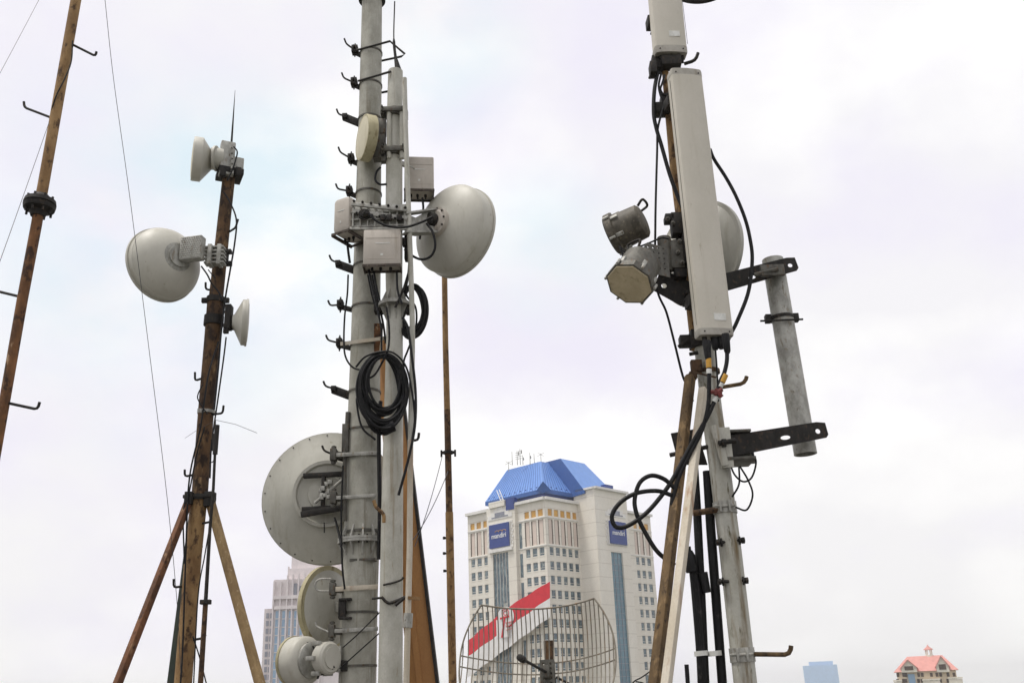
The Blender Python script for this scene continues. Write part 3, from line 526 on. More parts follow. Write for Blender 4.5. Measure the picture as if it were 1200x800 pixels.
# ribbed bracket and the big right dish
axb = V((.635, .772, 0)).normalized(); c = at(538.5, 273, YS + .35); r_ = m_of(54, c)
BIG = [(-.70, .12), (-.69, .24), (-.675, .26), (-.64, .42), (-.575, .61), (-.49, .79), (-.40, .93), (-.355, .972), (-.325, .988), (-.315, .995), (0, 1.0)]
dr = dish("dish_antenna", "big pale deep dish facing right of the grey pole, highest on the central mast", c, axb, r_, BIG, M["radome"], .015, M["radome"], rim=(.03, .012), m_rim=M["radome"])
hb = c - axb * r_ * .68
mb = MB(); mb.lathe(hb - axb * .02, -axb, [(-.03, .17), (.03, .17), (.03, .14), (.05, .12)], 30); hubo = mb.build("hub", M["box"], dr)
mb = MB(); x, y, z = frame(axb)
for k in range(10):
    a = 2 * PI * k / 10; bolt(mb, hb + (x * math.cos(a) + y * math.sin(a)) * .15 - axb * .05, -axb, .012, .02)
mb.build("bolts", M["dark"], hubo)
mb = MB(); mb.lathe(hb - axb * .05, -axb, [(0, .085), (.09, .075), (.10, .05)], 20); mb.build("feed_socket", M["dark"], dr)
arm0 = at(480, 262, YS - .2); mb = MB()
mb.prism([at(474, 250, YS - .25), at(487, 255, YS - .1), hb + V((-.09, -.06, .13)), hb + V((-.02, -.06, .12)), hb + V((-.02, -.06, -.15)), at(486, 275, YS - .1), at(474, 273, YS - .25)], V((0, .04, 0)))
mb.bar(at(474, 251, YS - .22), hb + V((-.02, -.04, .14)), .09, .02); mb.bar(at(474, 273, YS - .22), hb + V((-.02, -.04, -.15)), .1, .02); mb.build("mounting_arm", M["galv"], dr)
bk = thing("mounting_bracket", "ribbed galvanised bracket plate clamped across both grey poles", "bracket", at(440, 275, YS - .25))
mb = MB(); L0, L1 = at(412, 239, YS - .24), at(477, 246, YS - .26)
mb.bar(L0, L1, .03, .045, bev=.004); mb.bar(at(412, 247, YS - .22), at(477, 256, YS - .24), .015, .05, bev=.003); mb.bar(at(410, 268, YS - .2), at(476, 268, YS - .24), .03, .03, bev=.004)
mb.box(at(443, 255, YS - .17), X0, Y0, Z0, m_of(33, L0), .012, m_of(16, L0), .003)
for k in range(8): q = at(414 + k * 8.6, 254, YS - .2); mb.box(q, X0, Y0, Z0, .007, .025, m_of(14, q))
for k in (-8, 0, 8): q = at(444, 257 + k, YS - .2); mb.box(q, X0, Y0, Z0, m_of(32, q), .02, .005)
mb.build("plate", M["galv"], bk)
for k in range(7):
    mb = MB(); bolt(mb, at(415 + k * 10, 236 + k * 1.3, YS - .27), -Y0, .016, .03); mb.build("bolt", M["dark"], bk); mb = MB(); bolt(mb, at(418 + k * 9, 250 + k * 1.2, YS - .24), -Y0, .014, .03); mb.build("bolt", M["dark"], bk)
for k in (449, 456, 468): mb = MB(); mb.box(at(k, 255, YS - .25), X0, Y0, Z0, .03, .02, .035, .005); mb.build("u_bolt_nut", M["dark"], bk)
mb = MB(); q = at(427, 252, YS - .24); mb.lathe(q, -Y0, [(0, .065), (.025, .065), (.025, .045), (.05, .04), (.05, .02)], 24); mb.lathe(at(428, 251, YS - .29), V((.5, -1, .1)), [(0, .035), (.06, .03)], 16); mb.build("port", M["dark"], bk)
mb = MB(); mb.tube(catmull(line([(432, 250), (440, 258), (455, 265), (475, 266), (492, 261), (507, 254)], YS - .38)), .014, 10); solo(mb, "feeder_cable", M["rubber"], "black feeder cable curving from bracket port to the hub of the big right dish", "cable")
mb = MB(); mb.tube(catmull(lineY([(500, 262, YS - .1), (507, 272, YS - .12), (510, 288, YS - .12), (505, 300, YS - .1), (494, 304, YS - .1), (482, 299, YS - .1), (474, 292, YS - .12)])), .014, 10); solo(mb, "feeder_cable", M["rubber"], "black cable looping below the hub across the face of the big right dish", "cable")
mb = MB(); mb.tube(catmull(line([(480, 315), (474, 335), (468, 350), (463, 360)], YS - .16)), .013, 8); mb.tube(catmull(line([(471, 345), (478, 322), (481, 300), (480, 280)], YS + .05)), .010, 8)
mb.box(at(478, 291, YS - .1), X0, Y0, Z0, .035, .05, .15, .01); mb.box(at(474, 284, YS - .15), X0, Y0, Z0, .02, .03, .05, .005); solo(mb, "junction_block", M["dark"], "dark connector block with drooping leads beside the beige radio box", "junction block")
# big lower dish behind the mast
axl = V((-.06, .998, 0)).normalized(); c = at(386, 583, YC + .45); r_ = m_of(77, c)
dr = dish("dish_antenna", "largest dish, grey back with bolted rim, left of the mast at the flange", c, axl, r_, [(-.30, .10), (-.295, .36), (-.28, .38), (-.24, .5), (-.17, .68), (-.08, .88), (-.045, .985), (-.04, 1.0), (.06, 1.0)], M["radome_grey"], rim=(.03, .01), m_rim=M["radome_grey"], bolts=22)
hb = c - axl * r_ * .30
mb = MB(); mb.lathe(hb + axl * .02, -axl, [(0, .36), (.05, .36), (.05, .325), (.02, .31), (.02, .20), (.06, .19), (.06, .05)], 44); mb.build("hub", M["radome_grey"], dr)
mb = MB(); h0 = hb - axl * .10
for s in (-1, 1): mb.bar(h0 + V((-.24, 0, .18 * s)), h0 + V((.42, -.05, .18 * s)), .06, .05, bev=.004)
for xx in (-.02, .22): mb.bar(h0 + V((xx, -.02, -.2)), h0 + V((xx, -.02, .2)), .04, .05, bev=.004)
mb.bar(h0 + V((-.24, -.04, -.24)), h0 + V((.3, -.1, -.18)), .05, .06, bev=.004); mb.build("mounting_frame", M["dark"], dr)
mb = MB()
for k in range(9):
    q = h0 + V((random.uniform(-.05, .12), -.05, random.uniform(-.08, .10))); mb.box(q, X0, Y0, Z0, random.uniform(.015, .03), .03, random.uniform(.015, .04), .004)
mb.tube([h0 + V((-.1, -.04, -.12)), h0 + V((.2, -.06, .12))], .018, 8); mb.tube([h0 + V((.0, -.04, .1)), h0 + V((.08, -.06, -.1))], .014, 8); mb.build("adjuster", M["galv"], dr)
mb = MB(); mb.tube(catmull(lineY([(392, 606, YC - .1), (396, 620, YC - .12), (400, 640, YC - .2)])), .012, 8); mb.tube(lineY([(380, 612, YC - .0), (380, 624, YC)]), .006, 6); mb.build("cable", M["rubber"], dr)
# mid dish and small drum at lower left
axm = V((-.86, .50, 0)).normalized(); c = at(384, 712, YC + .3); r_ = m_of(47, c)
dr = dish("dish_antenna", "pale dish with yellow rim below the largest dish, half hidden by the mast", c, axm, r_, SHALLOW, M["radome_grey"], rim=(.05, .012), m_rim=M["rim_yellow"])
hb = c - axm * r_ * .33; mount(dr, hb, at(418, 713, YC + .1), .10)
axn = V((-.84, .54, 0)).normalized(); c = at(345, 774.5, YC - .05); r_ = m_of(27.5, c)
dr = dish("drum_antenna", "lowest small round drum antenna with yellow rim and white radio at left of mast", c, axn, r_, [(-.95, .3), (-.93, .70), (-.90, .80), (-.80, .93), (-.72, .985), (-.6, 1.0), (0, 1.0)], M["radome"], rim=(.03, .008), m_rim=M["rim_yellow"])
mb = MB(); hb = c - axn * r_ * .9; rc = at(378, 771, YC - .25)
mb.lathe(hb, -axn, [(0, .17), (.03, .17), (.05, .14)], 24); mb.build("hub", M["galv"], dr)
mb = MB(); mb.lathe(rc + axn * .02, -axn, [(0, .13), (.03, .15), (.12, .15), (.14, .13)], 28); mb.lathe(rc - axn * .12, -axn, [(0, .10), (.012, .10)], 24); mb.build("radio_unit", M["radome"], dr)
mb = MB()
for k in range(6):
    a = k * 1.05; x, y, z = frame(axn); q = rc + (x * math.cos(a) + y * math.sin(a)) * .16; mb.box(q, x, y, z, .02, .02, .05, .003)
for s in (-1, 1): mb.bar(at(385, 771 + s * 7, YC - .25), at(402, 772 + s * 7, YC - .1), .03, .035, bev=.003)
mb.box(at(398, 772, YC - .14), X0, Y0, Z0, .02, .06, .12, .004); mb.build("mounting_arm", M["galv"], dr)
mb = MB(); mb.box(at(400, 780, YC - .12), X0, Y0, Z0, .07, .06, .05, .006); mb.tube(catmull(line([(375, 790), (385, 786), (392, 780)], YC - .3)), .012, 8); mb.tube(catmull(line([(352, 752), (366, 756), (376, 780), (372, 795)], YC - .2)), .01, 8); mb.build("cable", M["dark"], dr)
# coiled cables
def coil(name, label, cx, cy, Y, rx, ry, n, lean, jit, arc=None):
    mb = MB()
    for k in range(n):
        a = rx * (1 - random.random() * jit); b_ = ry * (1 - random.random() * jit * .9); ox = random.uniform(-1, 1) * rx * .06; oy = -(ry - b_) * .75 + random.uniform(-1, 1) * 1.2; yy = Y + random.uniform(-.07, .03)
        ph = random.uniform(-.12, .12); pts = []
        for i in range(41):
            t = 2 * PI * i / 40; ex, ey = a * math.cos(t), b_ * math.sin(t)
            pts.append(at(cx + ox + ex * math.cos(ph) - ey * math.sin(ph), cy + oy + ex * math.sin(ph) + ey * math.cos(ph), yy + lean * math.cos(t)))
        mb.tube(pts, .0145, 7, cap=False)
    return mb
mb = coil("", "", 449, 461, YS - .24, 30, 47, 26, .05, .40)
for k in range(3):                                              # lashing at the bottom
    c = at(450 + k * 4, 504 - k * 2, YS - .25); mb.lathe(c - X0 * .02, V((1, 0, .3)), [(0, .06), (.03, .065), (.06, .06)], 12)
co1 = solo(mb, "cable_coil", M["rubber"], "large oval coil of black cable hung on the front of the grey poles", "cable coil", "cable coils")
mb = MB(); mb.tube(catmull(lineY([(417, 430, YS - .3), (428, 418, YS - .32), (446, 412, YS - .34), (462, 414, YS - .33), (476, 430, YS - .3), (483, 460, YS - .28), (486, 490, YS - .26), (483, 515, YS - .26)])), .011, 8)
mb.tube(catmull(line([(424, 445), (438, 440), (448, 424), (455, 408), (456, 385), (453, 360)], YS - .32)), .011, 8); mb.tube(catmull(line([(425, 434), (421, 460), (418, 470), (424, 500), (440, 515)], YS - .3)), .011, 8); solo(mb, "loose_cable", M["rubber"], "loose cable end looping over the top of the large oval coil", "cable")
mb = coil("", "", 483, 366, YS + .02, 18, 32, 14, -.03, .32)
solo(mb, "cable_coil", M["rubber"], "smaller black cable coil hung behind the flange of the grey pole", "cable coil", "cable coils")
mb = MB(); mb.tube(catmull(line([(480, 300), (478, 325), (476, 345), (487, 360), (487, 385), (478, 410), (473, 425), (475, 445)], YS - .02)), .011, 8); solo(mb, "loose_cable", M["rubber"], "thin black cable dropping past the smaller coil behind the conduit pipe", "cable")
# ------------------------------------------------------------------ right mast
YM = 7.5
P, R = pole_pts([(824.5, 402, 11.5), (834, 480, 12.2), (845, 560, 12.4), (856.5, 650, 13), (873.5, 800, 13.6)], YM); P, R = to_deck(P, R)
P2, R2 = pole_pts([(762, -110, 3.6), (775, 20, 3.8), (783, 130, 4), (790, 205, 4.4), (801, 290, 4.8), (815, 410, 5.4)], YM + .02)
rm = thing("antenna_mast", "stained pale grey mast at right carrying long panel antennas", "mast", P[-1])
mb = MB(); mb.tube(P, R, 32); mb.build("lower_tube", M["stained"], rm)
mb = MB(); mb.tube(P2, R2, 18); mb.build("upper_pipe", M["rust_tan"], rm, "thin rusty upper pipe")
rax = (P[0] - P[4]).normalized()
def m_axis(py):
    rr = [(824.5, 402, 11.5), (834, 480, 12.2), (845, 560, 12.4), (856.5, 650, 13), (873.5, 800, 13.6)]
    for a, b_ in zip(rr, rr[1:]):
        if a[1] <= py <= b_[1]:
            t = (py - a[1]) / (b_[1] - a[1]); return a[0] + (b_[0] - a[0]) * t, a[2] + (b_[2] - a[2]) * t
for py, wd, side in ((595, .09, -1), (767, .10, 0)):
    ax_, h = m_axis(py); c = at(ax_, py, YM); mb = MB(); ring(mb, c, rax, m_of(h, c), wd, .008); q = c - Y0 * (m_of(h, c) + .012)
    for s in (-1, 1):
        mb.box(q + X0 * .035 * (s - .6), X0, Y0, Z0, .008, .022, .045, .003); bolt(mb, q + X0 * (.05 * (s - .6)), X0 * s, .016, .03)
    mb.tube([q - X0 * .1, q + X0 * .06], .011, 8); mb.build("pole_clamp", M["galv"], rm)
for x_, y_, s in ((846, 635, -1), (866, 633, 1), (848, 681, -1), (870, 680, 1)):
    mb = MB(); q = at(x_, y_, YM - .06); mb.tube([q - X0 * s * .04, q + X0 * s * .045], .013, 8); mb.lathe(q + X0 * s * .02, X0 * s, [(0, .026), (.022, .026)], 6); mb.lathe(q, X0 * s, [(0, .032), (.01, .032)], 12); mb.build("bolt", M["dark"], rm)
for a, b_, c_, r_ in [((846, 453.5), (873, 449), (875, 441), .0165), ((884, 766), (926, 766.5), (927, 756), .017), ((802, 75), (815, 71), (818, 62.5), .016)]:
    mb = MB(); step(mb, at(*a, YM - .05), at(*b_, YM - .1), at(*c_, YM - .1), r_); mb.build("step_bolt", M["dark"] if a[1] < 100 else M["umber"], rm)
mb = MB(); c = at(830, 436, YM); ring(mb, c, rax, m_of(11.8, c), .03, .012); mb.tube(catmull(lineY([(804, 440, YM - .1), (815, 437, YM - .14), (830, 440, YM - .16), (839, 442, YM - .14)])), .008, 6); mb.box(at(816, 429, YM - .1), X0, Y0, Z0, .045, .03, .05, .006); mb.box(at(812, 440, YM - .12), X0, Y0, Z0, .03, .03, .03, .005); mb.build("brace_bracket", M["rust_dark"], rm)
mb = MB(); mb.box(at(806, 400, YM), X0, Y0, Z0, .07, .05, .045, .006); mb.box(at(817, 398, YM - .02), X0, Y0, Z0, .06, .08, .07, .008); mb.tube([at(795, 406, YM - .05), at(806, 399, YM - .05)], .014, 8); mb.tube([at(808, 415, YM - .08), at(818, 413, YM - .08)], .016, 8); mb.build("lower_panel_bracket", M["dark"], rm)
mb = MB(); mb.tube(lineY([(812, 601, YM - .04), (848, 596, YM - .04)]), .024, 10); mb.build("crossbar", M["rust_dark"], rm)
# braces
def brace(a, b_, w, mm, label):
    a = at(*a); b_ = at(*b_); t = -a.z / (b_.z - a.z); e = a.lerp(b_, t); o = e
    mb = MB(); mb.bar(a, e, w, w * .9, bev=.008); return solo(mb, "mast_brace", M[mm], label, "brace", "braces of the right mast")
brace((809, 441, YM - .12), (767.5, 800, YM - .75), .072, "umber", "dark brown rusty brace leaning on the right mast, left of the cream one")
brace((824, 455, YM - .2), (781, 800, YM - .95), .060, "rust_cream", "cream brace streaked with rust leaning on the right mast")
# black feeder pipes behind the braces
for pts, hw_, lb in [([(813, 540), (817, 600), (822, 700), (826.5, 800)], 5.0, "black feeder pipe between the cream brace and the right mast, nearer the brace"), ([(829, 552), (833, 620), (839, 700), (846.5, 800)], 5.6, "black feeder pipe running closest along the left side of the right mast")]:
    P, R = pole_pts([(x, y, hw_) for x, y in pts], YM + .08); P, R = to_deck(P, R); mb = MB(); mb.tube(P, R, 12); solo(mb, "feeder_pipe", M["rubber"], lb, "feeder pipe", "black feeder pipes")
mb = MB()
for k in range(4):
    P = [at(807 + k * 1.8, 640 + k * 9, YM + .02), at(812 + k * 2, 688, YM + .03), at(818 + k * 2.2, 760, YM + .02), at(820.5 + k * 2.4, 810, YM + .02)]; mb.tube(catmull(P), .017, 8)
mb.lathe(at(811, 670, YM + .02), V((-.1, 0, 1)), [(0, .045), (.05, .05), (.12, .05), (.16, .035)], 14); mb.lathe(at(827, 686, YM + .02), V((-.1, 0, 1)), [(-.05, .03), (.1, .035)], 10); solo(mb, "cable_bundle", M["rubber"], "bundle of black cables splaying out behind the cream brace", "cable bundle")
for x_, lb in ((822, "white tape band round the black feeder pipe nearer the cream brace"), (838, "white tape band round the black feeder pipe nearer the right mast")):
    mb = MB(); mb.lathe(at(x_, 768, YM + .04), V((-.05, 0, 1)), [(0, .052), (.035, .052)], 14); solo(mb, "tape_band", M["white_tape"], lb, "tape", "tapes on the feeder pipes")
mb = MB(); mb.tube(to_deck(*pole_pts([(804.5, 778, 2.2), (806, 800, 2.2)], YM - .1))[0], .016, 8); solo(mb, "stub_rod", M["rubber"], "short black rod end poking up between braces and feeder pipes", "rod")
# panel antennas
def panel_antenna(label, tl, tr, bl, brr, Y, yaw, dp):
    """front face corners in pixels; built vertical at plan distance Y"""
    A, B = at(*tl, Y), at(*brr, Y); b0 = at(*bl, Y); X, Yd = yawed(yaw)
    w = (at(*brr, Y) - b0).length; w2 = (at(*tr, Y) - A).length; w = (w + w2) / 2; zt = A.z; zb = (b0.z + B.z) / 2
    cb = (b0 + B) / 2; ct = (A + at(*tr, Y)) / 2
    root = thing("panel_antenna", label, "panel antenna", V((cb.x, Y, zb)))
    def sect(c, k=1.0, ins=0.0):                                # rounded front, squarer back
        pts = [(-.5, .9), (-.5, .18), (-.47, .06), (-.40, 0), (-.2, -.05), (0, -.065), (.2, -.05), (.40, 0), (.47, .06), (.5, .18), (.5, .9), (.46, 1), (-.46, 1)]
        return [c + X * (p[0] * (w - ins) * k) + Yd * (p[1] * dp * k) for p in pts]
    def loft(mb, secs):
        n = len(secs[0]); mb.add([p for s in secs for p in s], [(i * n + k, i * n + (k + 1) % n, (i + 1) * n + (k + 1) % n, (i + 1) * n + k) for i in range(len(secs) - 1) for k in range(n)] + [tuple(range(n)), tuple(range((len(secs) - 1) * n, len(secs) * n))])
    mb = MB(); loft(mb, [sect(cb + (ct - cb) * t) for t in (.022, .35, .7, .975)]); mb.build("radome", M["panel"], root, ang=30)
    mb = MB(); loft(mb, [sect(cb, .985), sect(cb + (ct - cb) * .006, 1.02), sect(cb + (ct - cb) * .022, 1.02)]); mb.build("bottom_cap", M["cap"], root)
    mb = MB(); loft(mb, [sect(cb + (ct - cb) * .975, 1.015), sect(cb + (ct - cb) * .992, 1.015), sect(ct, .97)]); mb.build("top_cap", M["cap"], root)
    mb = MB(); q = cb + (ct - cb) * .06 + X * w * .12 - Yd * (dp * .055 + .002); mb.box(q, X, Yd, Z0, .05, .002, .03); mb.build("label_plate", M["white_tape"], root)
    mb = MB()
    for t in (.011, .983):
        for k in (-.36, .36): mb.lathe(cb + (ct - cb) * t + X * w * k - Yd * .001, -Yd, [(0, .007), (.006, .006)], 8)
    for k in (-.5, .5): mb.box(cb + (ct - cb) * .5 + X * w * k * 1.004 + Yd * dp * .42, X, Yd, Z0, .0015, .0025, (ct - cb).length * .46)
    mb.build("cap_screws", M["dark"], root)
    mb = MB()
    for k in (-.3, -.05, .2, .36): mb.lathe(cb + X * w * k + Yd * dp * .5, -Z0, [(0, .02), (.03, .02), (.03, .014), (.07, .012)], 10)
    mb.build("connectors", M["dark"], root)
    for t in (.14, .9):
        mb = MB(); q = cb + (ct - cb) * t + Yd * (dp + .05); mb.box(q, X, Yd, Z0, w * .38, .05, .06, .006); mb.box(q - X * w * .45, X, Yd, Z0, .03, .06, .05, .004)
        for s in (-1, 1): mb.tube([q + X * s * w * .3 - Yd * .02, q + X * s * w * .3 + Yd * .16], .012, 8)
        mb.build("tilt_bracket", M["dark"], root)
    return root
panel_antenna("long beige panel antenna on the right mast, fully in view", (786, 80), (823, 81), (819, 393), (862.5, 391), YM - .32, .17, .13)
panel_antenna("upper beige panel antenna cut off by the top of the photo", (741, -250), (774, -249), (768, 62), (807, 60), YM - .12, .08, .13)
cb_ = thing("clamp_block", "dark clamp block between the two panel antennas", "clamp", at(774, 84, YM))
for nm_, x_, y_, hx_, hz_, dy_ in (("pole_clamp", 770, 76, .05, .07, 0), ("saddle", 786, 74, .09, .05, -.05), ("side_plate", 765, 82, .03, .06, -.05)):
    mb = MB(); mb.box(at(x_, y_, YM + dy_), X0, Y0, Z0, hx_, .06, hz_, .006); mb.build(nm_, M["dark"], cb_)
mb = MB(); mb.tube([at(761, 92, YM - .06), at(768, 72, YM - .06)], .012, 8); mb.build("bolt", M["dark"], cb_)
cb_ = thing("clamp_block", "smaller dark clamp on the thin rusty pipe just below the upper panel antenna", "clamp", at(774, 129, YM))
mb = MB(); mb.box(at(774, 129, YM), X0, Y0, Z0, .055, .06, .05, .006); mb.build("pole_clamp", M["dark"], cb_); mb = MB(); mb.box(at(778, 120, YM), X0, Y0, Z0, .03, .06, .06, .006); mb.build("side_plate", M["dark"], cb_)
for pts, r_, lb in [([(771, 84), (767, 105), (766, 132), (769, 150), (775, 170), (785, 205), (795, 232), (803, 250)], .018, "thick black cable bowing left beside the long panel antenna"),
                ([(775, 86), (772, 100), (774, 112), (778, 122), (771, 150), (770, 180), (768, 262), (769, 333), (781, 366), (790, 400), (800, 440), (806, 452), (812, 470)], .010, "thin black cable falling past the small drums to the brown brace"),
                ([(779, 88), (776, 98), (774, 105), (779, 112), (784, 108), (786, 95)], .010, "tight curl of thin cable under the clamp block"),
                ([(832, 175), (837, 187), (850, 207), (862, 229), (873, 256), (879, 280), (881.5, 305), (877, 342), (864, 376), (857, 390), (853, 399)], .016, "black cable bowing out to the right of the long panel antenna")]:
    mb = MB(); mb.tube(catmull(line(pts, YM - .06)), r_, 8); solo(mb, "hanging_cable", M["rubber"], lb, "cable", "cables hanging on the right mast")
# dish behind the panel, and the rim at the top of the frame
axr = V((.72, .70, 0)).normalized(); c = at(820, 298, YM + .45); r_ = m_of(63, c)
dr = dish("dish_antenna", "grey dish half hidden behind the long panel antenna", c, V((.80, .60, 0)), r_, SHALLOW, M["radome_grey"], rim=(.04, .01), m_rim=M["radome_grey"]); mount(dr, c - V((.8, .6, 0)) * r_ * .3, at(802, 292, YM), .12, at(801, 290, YM + .02), Z0, .06, "dark")
c = at(823, -36, YM + .5); dr = dish("dish_antenna", "dark dish of which only the lower rim shows at the top edge", c, V((.25, .97, 0)), m_of(46, c), SHALLOW, M["dark"], rim=(.04, .01), m_rim=M["dark"]); mount(dr, c - V((.25, .97, 0)) * m_of(14, c), at(775, -40, YM), .1, at(769, -40, YM + .02), Z0, .06, "dark")
# clamp gear left of the long panel
q0 = at(797, 282, YM - .02); ca_ = thing("clamp_assembly", "grimy clamp assembly on the rusty pipe left of the long panel antenna", "clamp", at(804, 355, YM))
for (x_, y_, w_, h_, nm_) in [(795, 264, .13, .20, "clamp_jaw"), (801, 300, .12, .18, "clamp_jaw"), (784, 257, .08, .06, "lug"), (805, 280, .09, .36, "back_plate"), (797, 322, .10, .08, "lug"), (806, 345, .05, .03, "collar"), (804, 355, .05, .03, "collar")]:
    mb = MB(); mb.box(at(x_, y_, YM - .08), X0, Y0, Z0, w_ / 2, .06, h_ / 2, .008); mb.build(nm_, M["dark"], ca_)
for (x_, y_) in ((797, 283), (795, 296), (789, 262), (800, 308), (783, 257)): mb = MB(); bolt(mb, at(x_, y_, YM - .16), V((-.4, -1, 0)), .02, .04); mb.build("bolt", M["steel"], ca_)
mb = MB(); mb.tube([at(781, 256, YM - .12), at(800, 252, YM - .12)], .014, 8); mb.build("threaded_rod", M["dark"], ca_)
tb = thing("bracket_arm", "perforated grey bracket reaching left to the two small drums", "bracket", at(785, 318, YM - .15))
Xb, Yb = yawed(.35); hl = [circ(.025 + .045 * i, -.09 + .045 * j, .009, 8) for i in range(4) for j in range(5)]
mb = plate([(-.02, -.13), (.20, -.16), (.20, .10), (.02, .13), (-.03, .06)], hl, at(757, 301, YM - .42), Xb, Z0, .012); mb.build("perforated_plate", M["steel"], tb)
mb = MB(); mb.tube(lineY([(778, 279, YM - .12), (780, 318, YM - .12)]), m_of(8, q0), 20); mb.box(at(789, 300, YM - .1), X0, Y0, Z0, .08, .05, .13, .01); mb.build("pivot", M["steel"], tb)
# two drums
def small_drum(label, face, back, r, mface, sides, mbody):
    ax_ = (face - back).normalized(); L = (face - back).length; root = thing("drum_antenna", label, "drum antenna", back)
    mb = MB(); mb.lathe(back, ax_, [(-.03, r * .45), (-.02, r * .72), (0, r * .86), (L * .75, r * .92), (L * .78, r)], 28); mb.build("body", mbody, root)
    mb = MB(); mb.lathe(face, ax_, [(-L * .24, r * 1.0), (-L * .22, r * 1.08), (-.004, r * 1.08), (0, r * 1.02)], sides); mb.build("lip", mbody, root)
    mb = MB(); mb.lathe(face, ax_, [(.0, r * 1.0), (.008, r * .97), (.012, r * .3)], sides); mb.build("cover", mface, root)
    x, y, z = frame(ax_); mb = MB()
    for k in range(6):
        a = 2 * PI * (k + .4) / 6; e = x * math.cos(a) + y * math.sin(a); q = back + e * r * .92 + z * L * .66; mb.box(q, e, z.cross(e), z, .014, .016, .035, .003)
        q2 = face + e * r * 1.1 - z * .02; mb.tube([q2 - z * .04, q2 + z * .012], .012, 6)
    mb.build("latches", M["galv"], root)
    q = back + y * r * .7 - z * .02
    mb = MB(); mb.tube(catmull([q + x * .05, q + x * .06 - z * .06 + y * .03, q - x * .06 - z * .06 + y * .03, q - x * .05]), .011, 8); mb.build("handle", M["dark"], root)
    return root
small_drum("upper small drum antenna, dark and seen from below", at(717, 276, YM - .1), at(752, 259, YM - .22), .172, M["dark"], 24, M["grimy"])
small_drum("lower small drum antenna with tan octagonal cover", at(737.5, 333, YM - .50), at(752, 308, YM - .37), .185, M["olive"], 8, M["steel"])
mb = MB(); mb.tube(catmull(line([(728, 290), (735, 297), (745, 291), (760, 285), (775, 279), (784, 280)], YM - .3)), .008, 8); mb.tube(catmull(line([(726, 288), (730, 300), (728, 312)], YM - .4)), .010, 8); solo(mb, "loose_cable", M["rubber"], "thin lead slung between the two small drum antennas", "cable")
# ------------------------------------------------------------------ side arms and the short pipe
def arm_plate(p, q, h0, h1, holes, mm, nm, root, th=.012, fl=.07):
    """angle iron from p to q (top edge line), web height h0 -> h1, with a flange along the top"""
    X = (q - p); L = X.length; X = X / L; N = X.cross(Z0).normalized(); Yv = N.cross(X) * -1
    if Yv.z < 0: Yv = -Yv
    mb = plate([(0, 0), (0, -h0), (L - h1 * .15, -h1), (L, -h1 * .85), (L, -h1 * .12), (L - h1 * .5, 0)], holes, p, X, Yv, th)
    Nn = N if N.y > 0 else -N; mb.box(p + X * (L - h1 * .5) / 2 + Nn * (fl / 2 + th / 2 + .001) - Yv * .006, X, Nn, Yv, (L - h1 * .5) / 2, fl / 2, .006, .001)
    return mb.build(nm, M[mm], root)
ua = thing("support_arm", "upper dark angle iron arm behind the long panel holding the short pipe", "support arm", at(815, 345, YM + .2))
arm_plate(at(774, 316, YM - .06), at(814, 330, YM - .06), .20, .25, [circ(.075, -.13, .024, 10)], "dark", "clamp_plate", ua)
a = at(800, 333, YM + .1); q = at(930.5, 300, YM + .02); L_ = (q - a).length
arm_plate(a, q, .17, .135, [circ(L_ - .06, -.075, .02, 12), circ(L_ - .40, -.095, .032, 12, .018)], "dark", "angle_bar", ua)
mb = MB(); mb.tube(lineY([(884, 322, YM - .05), (912, 315, YM - .09)]), .02, 8); mb.box(at(905, 317, YM - .06), X0, Y0, Z0, .1, .02, .05, .006); mb.build("u_bolt", M["steel"], ua)
la = thing("support_arm", "lower dark angle iron arm bolted to the right mast under the short pipe", "support arm", at(850, 540, YM))
a = at(849, 511, YM - .05); q = at(966, 493, YM - .02); L_ = (q - a).length
arm_plate(a, q, .17, .135, [circ(L_ - .075, -.075, .021, 12), circ(L_ - .345, -.085, .042, 12, .018)], "dark", "angle_bar", la)
mb = MB(); mb.box(at(850, 524, YM - .14), X0, Y0, Z0, .05, .01, .16, .003); mb.bar(at(836, 498, YM - .17), at(850, 545, YM - .17), .06, .012, up=Y0, bev=.002); mb.build("face_plate", M["paint"], la)
mb = MB(); mb.box(at(863, 541, YM - .02), X0, Y0, Z0, .125, .14, .012, .003); mb.box(at(858, 508, YM + .02), X0, Y0, Z0, .13, .10, .01, .003); mb.box(at(868, 526, YM + .02), X0, Y0, Z0, .10, .012, .12, .003); mb.build("clamp_box", M["steel"], la)
mb = MB(); mb.tube([at(842, 519, YM - .2), at(862, 516, YM - .2)], .02, 8); mb.lathe(at(846, 519, YM - .2), X0, [(0, .034), (.03, .034)], 6); mb.tube([at(785, 533, YM - .02), at(840, 521, YM - .02)], .018, 8); mb.build("bolts", M["dark"], la)
mb = plate([(-.21, .11), (.0, .14), (.06, -.16), (-.17, -.15)], [], at(818, 522, YM + .12), X0, Z0, .014); mb.build("back_plate", M["dark"], la)
P, R = pole_pts([(906, 308, 12.6), (924, 415, 12.6), (944, 532, 12.6)], YM + .20)
spp = thing("short_pipe", "short grey galvanised pipe hanging upright between the two angle iron arms", "pipe", P[-1])
r_ = m_of(12.8, P[1]); axp = P[0] - P[-1]; mb = MB(); mb.lathe(P[-1], axp, [(.25, r_ * .86), (0, r_ * .86), (0, r_), (axp.length + .03, r_), (axp.length + .03, r_ * .86), (axp.length - .2, r_ * .86)], 32); mb.build("tube", M["galv"], spp)
mb = MB(); c = at(916, 373, YM + .20); ring(mb, c, axp, r_, .025, .012)
for s in (-1, 1): mb.box(c + X0 * s * (r_ + .025) - Z0 * .0, X0, Y0, Z0, .025, .03, .035, .004)
mb.tube([at(891, 376, YM + .08), at(941, 374, YM + .08)], .009, 8); mb.build("clamp", M["dark"], spp)
